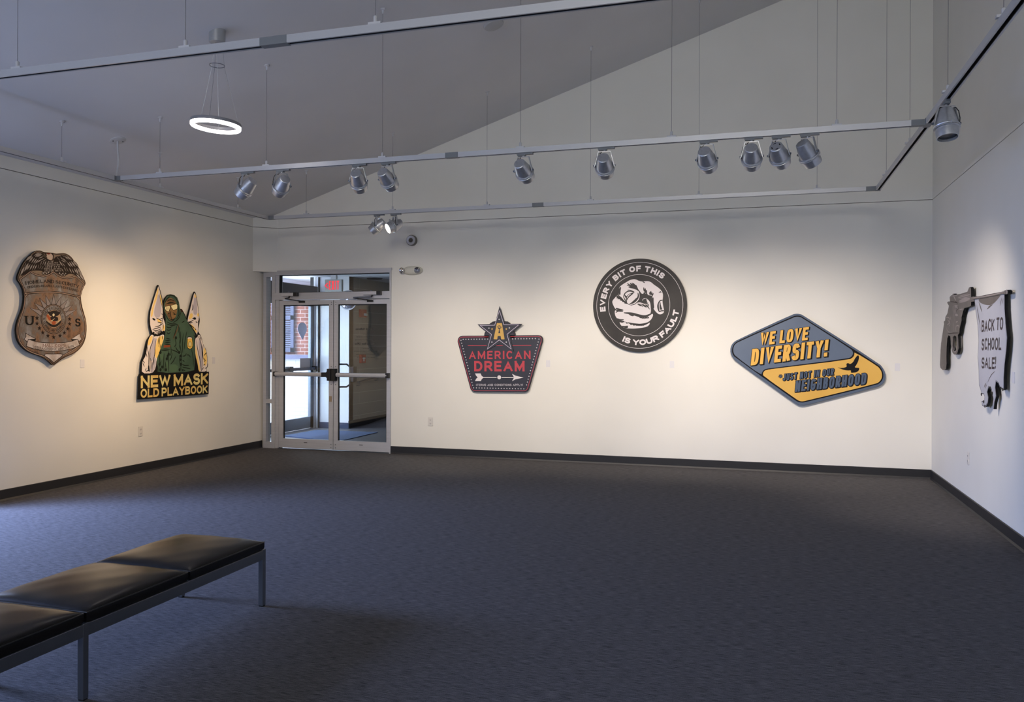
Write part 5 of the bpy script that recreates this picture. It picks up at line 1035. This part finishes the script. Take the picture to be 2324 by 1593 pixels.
# ================================================================== ARTWORK 6: REVOLVER WITH BANNER (right wall)
G1, G2 = crop(2125, 645, 7.77), crop(2205, 645, 5.4)
def gun():
    a = Art('R', .046, (2220, 790)); a.root('wall_sign', 'cut out revolver with torn grey banner reading BACK TO SCHOOL SALE on the right wall', 'sign')
    TP = noise_mat('gun_taupe', (.090, .075, .068), (.115, .096, .088), 6, rough=.5); HL = paint('gun_highlight', (158, 148, 144)); DKL = paint('gun_dark_line', (44, 36, 34)); CL = noise_mat('banner_grey', (.40, .41, .46), (.44, .45, .50), 2, rough=.6, detail=2)
    GO_ = a.L(G1((112, 1512), (72, 1475), (63, 1420), (70, 1250), (85, 1040), (115, 830), (135, 700), (130, 660), (155, 640), (160, 575), (195, 515), (222, 380), (190, 325), (205, 305), (240, 312), (235, 230), (255, 200), (285, 190), (288, 168), (310, 166), (318, 185), (420, 172), (548, 132), (575, 58), (600, 50), (612, 80), (614, 225), (668, 212), (668, 300), (614, 312), (612, 375), (590, 392), (495, 420), (470, 480), (462, 520), (445, 580), (445, 640), (425, 720), (410, 790), (405, 860), (380, 895), (388, 1000), (392, 1130), (368, 1220), (345, 1240), (312, 1238), (285, 1205), (258, 1080), (245, 920), (215, 900), (195, 950), (182, 1100), (178, 1280), (180, 1400), (170, 1490), (145, 1515)))
    hole = a.L(G1((292, 925), (320, 905), (352, 925), (360, 1040), (355, 1130), (332, 1185), (310, 1180), (290, 1090)))
    a.panel('revolver', GO_, .024, TP, SIDE, holes=[hole])
    for q, wd in ((((380, 240), (540, 195), (600, 180)), .012), (((385, 215), (560, 165)), .008), (((385, 262), (600, 215)), .008), (((395, 300), (600, 245)), .030), (((398, 330), (600, 268)), .014), (((300, 200), (350, 290)), .020), (((250, 215), (330, 200), (370, 200)), .007), (((310, 350), (310, 560), (305, 840)), .008), (((320, 400), (375, 400), (380, 480)), .012), (((330, 420), (330, 530)), .03), (((330, 540), (385, 545)), .025), (((345, 740), (400, 720), (395, 820)), .010), (((340, 740), (345, 830)), .014), (((170, 590), (230, 580), (240, 680), (190, 720)), .014), (((200, 620), (250, 700), (225, 740)), .012), (((245, 560), (260, 640)), .010), (((300, 380), (290, 420), (300, 500)), .008), (((260, 900), (275, 1080), (320, 1215), (370, 1150), (375, 900)), .010), (((170, 740), (200, 840), (290, 850)), .005), (((400, 450), (475, 435)), .012), (((440, 490), (440, 590)), .014), (((345, 670), (380, 655)), .012), (((100, 860), (78, 1080), (70, 1380)), .006), (((125, 1390), (110, 1480)), .006), (((318, 370), (385, 385)), .010), (((620, 262), (664, 250)), .030)):
        a.taper('revolver', G1(*q), wd, HL, 1)
    a.taper('revolver', G1((310, 905), (318, 1040), (325, 1150)), .020, TP, 1); a.taper('revolver', G1((290, 910), (300, 1100), (325, 1170)), .008, HL, 1.3)
    for q in (((385, 380), (390, 430), (350, 480)), ((240, 310), (300, 310), (380, 330)), ((405, 860), (300, 860), (200, 870)), ((300, 560), (300, 700)), ((335, 300), (372, 330), (372, 370))): a.taper('revolver', G1(*q), .008, DKL, 1.2)
    # rod
    r1 = Art('R', .054, (2220, 790)); r1.o = a.o; r1.e = a.e
    rod = r1.L(G2((0, 158), (120, 142), (395, 88), (398, 78), (432, 68), (446, 82), (446, 110), (432, 124), (405, 122), (395, 118), (120, 172), (0, 190)))
    r1.panel('rod', rod, .03, TP, SIDE); r1.taper('rod', G2((10, 168), (200, 138), (390, 98)), .012, HL, 1); r1.taper('rod', G2((60, 158), (390, 92)), .006, DKL, 1.2)
    for x in (378, 392, 406): r1.taper('rod', G2((x, 75), (x+6, 120)), .010, HL, 1.4)
    r1.disc('rod', r1.L(G2((430, 92)))[0], .018, HL, 1.2, 14); r1.finish()
    # banner
    ban = a.L(G2((32, 165), (60, 152), (200, 138), (372, 98), (405, 118), (405, 300), (420, 500), (436, 650), (425, 820), (405, 980), (395, 1150), (396, 1285), (380, 1298), (348, 1272), (330, 1215), (300, 1190), (290, 1262), (302, 1370), (280, 1450), (272, 1530), (264, 1530), (256, 1480), (266, 1400), (248, 1330), (240, 1280), (210, 1258), (192, 1320), (206, 1385), (200, 1450), (175, 1500), (150, 1502), (128, 1485), (122, 1430), (140, 1425), (152, 1445), (160, 1380), (150, 1350), (122, 1345), (108, 1280), (92, 1240), (88, 1050), (75, 900), (85, 700), (75, 500), (52, 330)))
    a.panel('banner', ban, .022, CL, SIDE)
    a.poly('banner', chaikin(a.L(G2((84, 178), (200, 158), (368, 120), (330, 175), (262, 248), (200, 252), (140, 238), (95, 215))), True, 1), TP, 1)
    for q, wd in ((((90, 220), (130, 340)), .022), (((62, 240), (90, 400), (115, 580)), .006), (((70, 300), (100, 480)), .014), (((190, 305), (250, 255)), .012), (((205, 280), (260, 250)), .012), (((372, 160), (350, 265)), .014), (((390, 170), (378, 240)), .012), (((290, 1065), (240, 1110), (200, 1200)), .008), (((180, 1205), (160, 1260)), .010), (((186, 1225), (170, 1280)), .010), (((168, 1215), (155, 1270)), .008), (((95, 215), (160, 245), (240, 252)), .010)):
        a.taper('banner', G2(*q), wd, TP if wd > .007 else DKL, 1.5)
    a.strokel('banner', inset(ban, .006), .005, DKL, 1.2, True)
    for q in ((122, 1350), (150, 1440), (165, 1495), (360, 1275), (385, 1290), (230, 1270), (255, 1335)): a.disc('banner', a.L(G2(q))[0], .022, SIDE, 2, 12, .014)
    LTR = paint('banner_letter', (74, 66, 66)); kw = dict(gap=.17, space=.45, p=2.2, jitter=.05)
    put_text(a, 'lettering', 'BACK TO', *G2((124, 584), (390, 556), (124, 440)), LTR, wt=.19, lv=2.5, shear=5, **kw)
    put_text(a, 'lettering#b', 'SCHOOL', *G2((124, 806), (368, 800), (124, 662)), LTR, wt=.19, lv=2.5, shear=5, **kw)
    put_text(a, 'lettering#c', 'SALE!', *G2((124, 1032), (302, 1036), (124, 895)), LTR, wt=.19, lv=2.5, shear=5, **kw)
    a.spacers([tuple(q) for q in a.L(G1((330, 450), (130, 1100))+G2((150, 330), (250, 1000)))], .022); a.finish()
gun()

# ================================================================== WALL LABELS AND OUTLETS
CARD = mat('label_card', linear=(.68, .67, .68), rough=.6)
def wall_card(side, px, py, label):
    a = Art(side, .003, (px, py)); p = a.org3(a.o.x, a.o.y); b = MB(); b.box(-.028, .028, -.004, 0, -.044, .044, CARD)
    o = b.build('wall_label', bevel=.0008); o.location = p; o.rotation_euler = (0, 0, a.rz); tag(o, label, 'label', 'small blank label cards beside the signs')
wall_card('L', 187, 825, 'small white label card right of the badge sign'); wall_card('L', 485, 818, 'small white label card right of the masked figures sign')
wall_card('B', 1244, 825, 'small white label card right of the star topped sign'); wall_card('B', 1525, 827, 'small white label card below right of the round hand sign')
wall_card('B', 2037, 833, 'small white label card right of the diamond sign'); wall_card('R', 2300, 857, 'small white label card right of the torn banner')
def outlet(side, px, py, label, m):
    a = Art(side, .004, (px, py)); e = empty('wall_outlet', a.org3(a.o.x, a.o.y), label, 'power outlet', 'duplex power outlets', rz=a.rz)
    b = MB(); b.box(-.036, .036, -.006, 0, -.058, .058, m); b.build('cover_plate', e, bevel=.002)
    for z in (-.024, .024):
        b = MB(); b.prism([(-.017+.0, z-.012), (.017, z-.012), (.019, z), (.017, z+.012), (-.017, z+.012), (-.019, z)], -.0085, -.006, 'y', m)
        b.box(-.009, -.006, -.0092, -.0084, z-.003, z+.007, BLACKP); b.box(.006, .009, -.0092, -.0084, z-.003, z+.007, BLACKP); b.box(-.003, .003, -.0092, -.0084, z-.010, z-.005, BLACKP)
        b.build('receptacle', e)
OUTM = mat('outlet_almond', linear=(.66, .63, .58), rough=.5)
outlet('L', 319, 979, 'beige outlet low on the left wall under the masked figures sign', OUTM)
outlet('B', 977, 957, 'white outlet low on the back wall between doors and star topped sign', OUTM)
outlet('R', 2197, 1040, 'white outlet low on the right wall near the back corner', OUTM)

# ================================================================== ALARM SPEAKER, EMERGENCY LIGHT, SMOKE DETECTOR
a = Art('B', .06, (932, 545)); e = empty('alarm_speaker', a.org3(a.o.x, a.o.y), 'round silver alarm sounder on the back wall above the emergency light', 'alarm')
Mw = Matrix.Rotation(PI/2, 4, 'X')   # lathe z -> out of wall (-y)
b = MB(); b.lathe([(.074, 0), (.074, .045), (.066, .056)], mat('sounder_grey', linear=(.20, .19, .16), rough=.5, metal=.3), 36, Mw); b.build('housing', e)
b = MB(); b.lathe([(.066, .056), (.062, .062), (.034, .060), (.031, .054)], mat('sounder_face', linear=(.50, .50, .52), rough=.35, metal=.4), 36, Mw); b.build('face_ring', e)
b = MB(); b.lathe([(.032, .052), (.024, .056), (.018, .050), (.010, .056), (.007, .062), (0, .062)], mat('sounder_horn', linear=(.16, .145, .12), rough=.5, metal=.3), 24, Mw); b.build('horn', e)
a = Art('B', .05, (934, 613.5)); e = empty('emergency_light', a.org3(a.o.x, a.o.y), 'oval emergency light with two clear lamp heads right of the entrance doors', 'emergency light')
b = MB(); vs = []; n = 40; k = 8
for j in range(k+1):
    t = j/k*PI/2; s_ = math.cos(t)**.6 if j < k else 0
    for i in range(n): u = 2*PI*i/n; vs.append((.150*s_*math.copysign(abs(math.cos(u))**.85, math.cos(u)), -.062*math.sin(t)**.8-.0, .062*s_*math.copysign(abs(math.sin(u))**.9, math.sin(u))))
b.add(vs, [(j*n+i, j*n+(i+1) % n, (j+1)*n+(i+1) % n, (j+1)*n+i) for j in range(k) for i in range(n)], IVORY, True); b.build('body', e)
for sx, rz in ((-.128, -.55), (.095, .12)):
    Mh = Matrix.Translation((sx, -.062, -.002)) @ Matrix.Rotation(rz, 4, 'Z') @ Mw
    b = MB(); b.lathe([(0, -.022), (.028, -.018), (.040, .0), (.043, .026), (.040, .030)], mat('lamp_head_clear', linear=(.45, .45, .46), rough=.12, metal=.7), 24, Mh); hd = b.build('lamp_head', e)
    b = MB(); b.lathe([(.040, .029), (.022, .012), (.008, .008), (.006, .022), (0, .024)], mat('reflector', linear=(.62, .62, .65), rough=.12, metal=1), 24, Mh); b.build('reflector', hd)
def ceil_frame(p): 
    nrm = Vector((CS, 0, -1)).normalized(); q = nrm.to_track_quat('Z', 'Y'); return Matrix.Translation(p) @ q.to_matrix().to_4x4()
p = on_ceiling(1120, 55); b = MB(); Ms = ceil_frame(p)
b.lathe([(.105, -.002), (.105, .010), (.098, .020), (.070, .026), (0, .028)], mat('detector_white', linear=(.46, .46, .46), rough=.5), 36, Ms); o = b.build('smoke_detector'); tag(o, 'round flush smoke detector on the sloping ceiling near the near track', 'smoke detector')
# ================================================================== POWER FEED (flexible conduit at the left track corner)
p = on_ceiling(267, 318); q = Vector((TX0, TY2, HT+RH/2))
e = empty('power_feed', p, 'white flexible power feed hanging from a ceiling plate to the left track corner', 'power feed')
b = MB(); b.lathe([(.078, -.004), (.078, .006), (.070, .012), (0, .012)], WHITEP, 28, Matrix.Translation(-p) @ ceil_frame(p)); 
for s_ in (-1, 1): b.lathe([(.007, .0), (.006, .016), (0, .018)], BLACKP, 8, Matrix.Translation(-p) @ ceil_frame(p) @ Matrix.Translation((s_*.045, .02*s_, 0)))
b.build('ceiling_plate', e)
b = MB(); d = q-p; pts = []
P0, P1, P2, P3 = Vector((0, 0, -.01)), Vector((0, 0, -.22)), d+Vector((.03, .03, .20)), d
for i in range(13): t = i/12; pts.append(P0*(1-t)**3+P1*3*t*(1-t)**2+P2*3*t*t*(1-t)+P3*t**3)
b.tube(pts, .010, WHITEP, 10); b.build('conduit', e)

# ================================================================== RING PENDANT
c = on_ceiling(493, 74); dep = c.y*math.cos(YAW)+c.x*math.sin(YAW)
zr = H+(CY-286)/F*dep; zh = H+(CY-151)/F*dep
e = empty('ring_pendant', c, 'glowing ring pendant hanging from a silver canopy at the upper left', 'ceiling lamp')
b = MB(); b.lathe([(0, -.088), (.062, -.088), (.066, -.085), (.068, -.0), (.068, .04)], mat('canopy_silver', linear=(.40, .41, .42), rough=.4, metal=.4), 36); b.build('canopy', e)
tilt = Matrix.Rotation(math.radians(3.6), 4, Vector((math.sin(YAW)*1, math.cos(YAW), 0)))
Tz = Matrix.Translation((-.01, 0, zr-c.z)) @ tilt
R1, R2, hh = .206, .176, .028
b = MB(); b.lathe([(R2, hh), (R1, hh), (R1+.001, hh-.002), (R1+.001, 0)], mat('ring_metal', linear=(.33, .33, .35), rough=.35, metal=.5), 72, Tz); b.lathe([(R2, 0), (R2-.001, 0), (R2-.001, hh), (R2, hh)], mat('ring_metal'), 72, Tz); rg = b.build('ring_body', e)
b = MB(); b.lathe([(R2+.001, 0.004), (R2+.001, -.020), (R2+.006, -.026), (R1-.006, -.026), (R1-.001, -.020), (R1-.001, .004)], RINGLIT, 72, Tz); b.build('diffuser', e)
b = MB(); zz = zh-c.z; b.tube([(.062*math.cos(t), .062*math.sin(t), zz) for t in [2*PI*i/32 for i in range(32)]], .0035, CHROME, 8, closed=True); b.build('spreader_hoop', e)
for i in range(3):
    t = 2*PI*i/3+.9; b = MB(); u = Vector((math.cos(t), math.sin(t), 0)); tp = Tz @ (u*(R1-.015)+Vector((0, 0, hh)))
    b.tube([u*.045+Vector((0, 0, -.10)), u*.060+Vector((0, 0, zz)), tp], .0012, CHROME, 6); b.build('suspension_cable', e)
b = MB(); tp = Tz @ Vector((-.10, .17, hh)); b.tube([(0, 0, -.10), (0, 0, zz), tp], .0022, WHITEP, 6); b.build('power_cable', e)

# ================================================================== BENCH
def bench():
    x0, x1, y1 = -3.345, -2.755, 4.105; L = 2.64; y0 = y1-L; lw = .029; hz = .331; rh = .058
    e = empty('bench', ((x0+x1)/2, (y0+y1)/2, 0), 'long black leather bench on a steel frame in the left foreground', 'bench')
    ox, oy = (x0+x1)/2, (y0+y1)/2
    for x in (x0, x1-lw):
        b = MB(); b.box(x-ox, x+lw-ox, y0+lw-oy, y1-lw-oy, hz-rh, hz-.004, CHROME); b.build('side_rail', e, bevel=.0015)
    for y in (y0, (y0+y1)/2-lw/2, y1-lw):
        b = MB(); b.box(x0+lw-ox, x1-lw-ox, y-oy, y+lw-oy, hz-.045, hz-.006, CHROME); b.build('cross_rail', e, bevel=.0015)
        for x in (x0, x1-lw):
            if abs(y-((y0+y1)/2-lw/2)) < 1e-6: ztop = hz-.001
            else: ztop = hz
            b = MB(); b.box(x-ox-.001, x+lw-ox+.001, y-oy, y+lw-oy, .006, ztop, CHROME); lg = b.build('leg', e, bevel=.0015)
            b = MB(); b.box(x-ox+.002, x+lw-ox-.002, y-oy+.002, y+lw-oy-.002, 0, .007, BLACKP); b.build('foot_glide', lg)
    n = 4; cl = L/n
    for i in range(n):
        ya, yb = y0+i*cl+.009-oy, y0+(i+1)*cl-.009-oy; xa, xb = x0+.004-ox, x1-.004-ox; b = MB(); N = 22; za, zs, zc = hz-.004, hz+.040, hz+.078
        vs = []; idx = {}
        def top(u, v):   # u,v in -1..1
            f = (1-abs(u)**9)*(1-abs(v)**9); g = (1-u*u)*(1-v*v); return zs+(zc-zs)*(.45*max(0, f)**.5+.55*max(0, g)**.6)+.0016*math.sin(9*u+3*i)*math.cos(7*v)*f
        G = [-1+2*j/N for j in range(N+1)]; G = [math.sin(g*PI/2) for g in G]
        for a_ in G:
            for c_ in G: vs.append(((xa+xb)/2+(xb-xa)/2*a_, (ya+yb)/2+(yb-ya)/2*c_, top(a_, c_)))
        b.add(vs, [(r*(N+1)+c_, r*(N+1)+c_+1, (r+1)*(N+1)+c_+1, (r+1)*(N+1)+c_) for r in range(N) for c_ in range(N)], LEATH, True)
        rim = [(xa, ya), (xb, ya), (xb, yb), (xa, yb)]; S = []
        for k_ in range(4):
            p_, q_ = Vector(rim[k_]), Vector(rim[(k_+1) % 4])
            for t in range(10): S.append(p_.lerp(q_, t/10))
        m_ = len(S); cx, cy = (xa+xb)/2, (ya+yb)/2; prof = [(zs, 1.0), (zs-.012, 1.004), (zs-.028, 1.003), (za, .985)]
        vs = [(cx+(p_.x-cx)*k2, cy+(p_.y-cy)*k2, z) for z, k2 in prof for p_ in S]
        b.add(vs, [(r*m_+c_, r*m_+(c_+1) % m_, (r+1)*m_+(c_+1) % m_, (r+1)*m_+c_) for r in range(3) for c_ in range(m_)], LEATH, True)
        cu = b.build('cushion', e)
        b = MB(); b.tube([(p_.x, p_.y, zs+.001) for p_ in S], .0032, PIPING, 6, closed=True); b.build('piping', cu)
    return e
bench()

# ================================================================== GLASS LETTERING ON THE RIGHT DOOR (mirror-reversed from inside)
def glass_text():
    y = D+.0158; VIN = mat('vinyl_dark', (52, 48, 46), .7); holder = None
    e = empty('window_lettering', (-5.39, y, 1.5), 'mirror reversed dark lettering on the glass of the right door', 'lettering')
    for s, z, h_, w_ in (('Olin Hall Galleries', 748.5, .060, 48), ('Olin Hall Box Office', 782.0, .060, 53)):
        cu = bpy.data.curves.new('t', 'FONT'); cu.body = s; cu.size = .075; cu.align_x = 'CENTER'; cu.resolution_u = 3; cu.offset = .0012
        t = bpy.data.objects.new('t', cu); col.objects.link(t); bpy.context.view_layer.update()
        me = bpy.data.meshes.new_from_object(t.evaluated_get(bpy.context.evaluated_depsgraph_get())); bpy.data.objects.remove(t)
        c = on_y(829, z, y); xs = [v.co.x for v in me.vertices]; ww = max(xs)-min(xs); k = (w_/F*11.5)/ww
        for v in me.vertices: v.co = Vector((-v.co.x*k+c.x+5.39, -.0004, v.co.y*k+c.z-1.5))
        me.materials.clear(); me.materials.append(VIN); o = bpy.data.objects.new('lettering_line', me); col.objects.link(o); o.parent = e
    b = MB(); rnd = random.Random(5)
    for z, w_ in ((758, 12), (764.5, 44), (771.5, 50), (790.5, 12), (797, 56), (804.5, 46), (811, 42)):
        c = on_y(829, z, y); x = c.x-w_/2/F*11.5
        while x < c.x+w_/2/F*11.5: L_ = rnd.uniform(.01, .03); b.box(x+5.39, x+L_+5.39, -.0005, -.0003, c.z-1.5-.0022, c.z-1.5+.0022, VIN); x += L_+.008
    b.build('small_print', e)
glass_text()
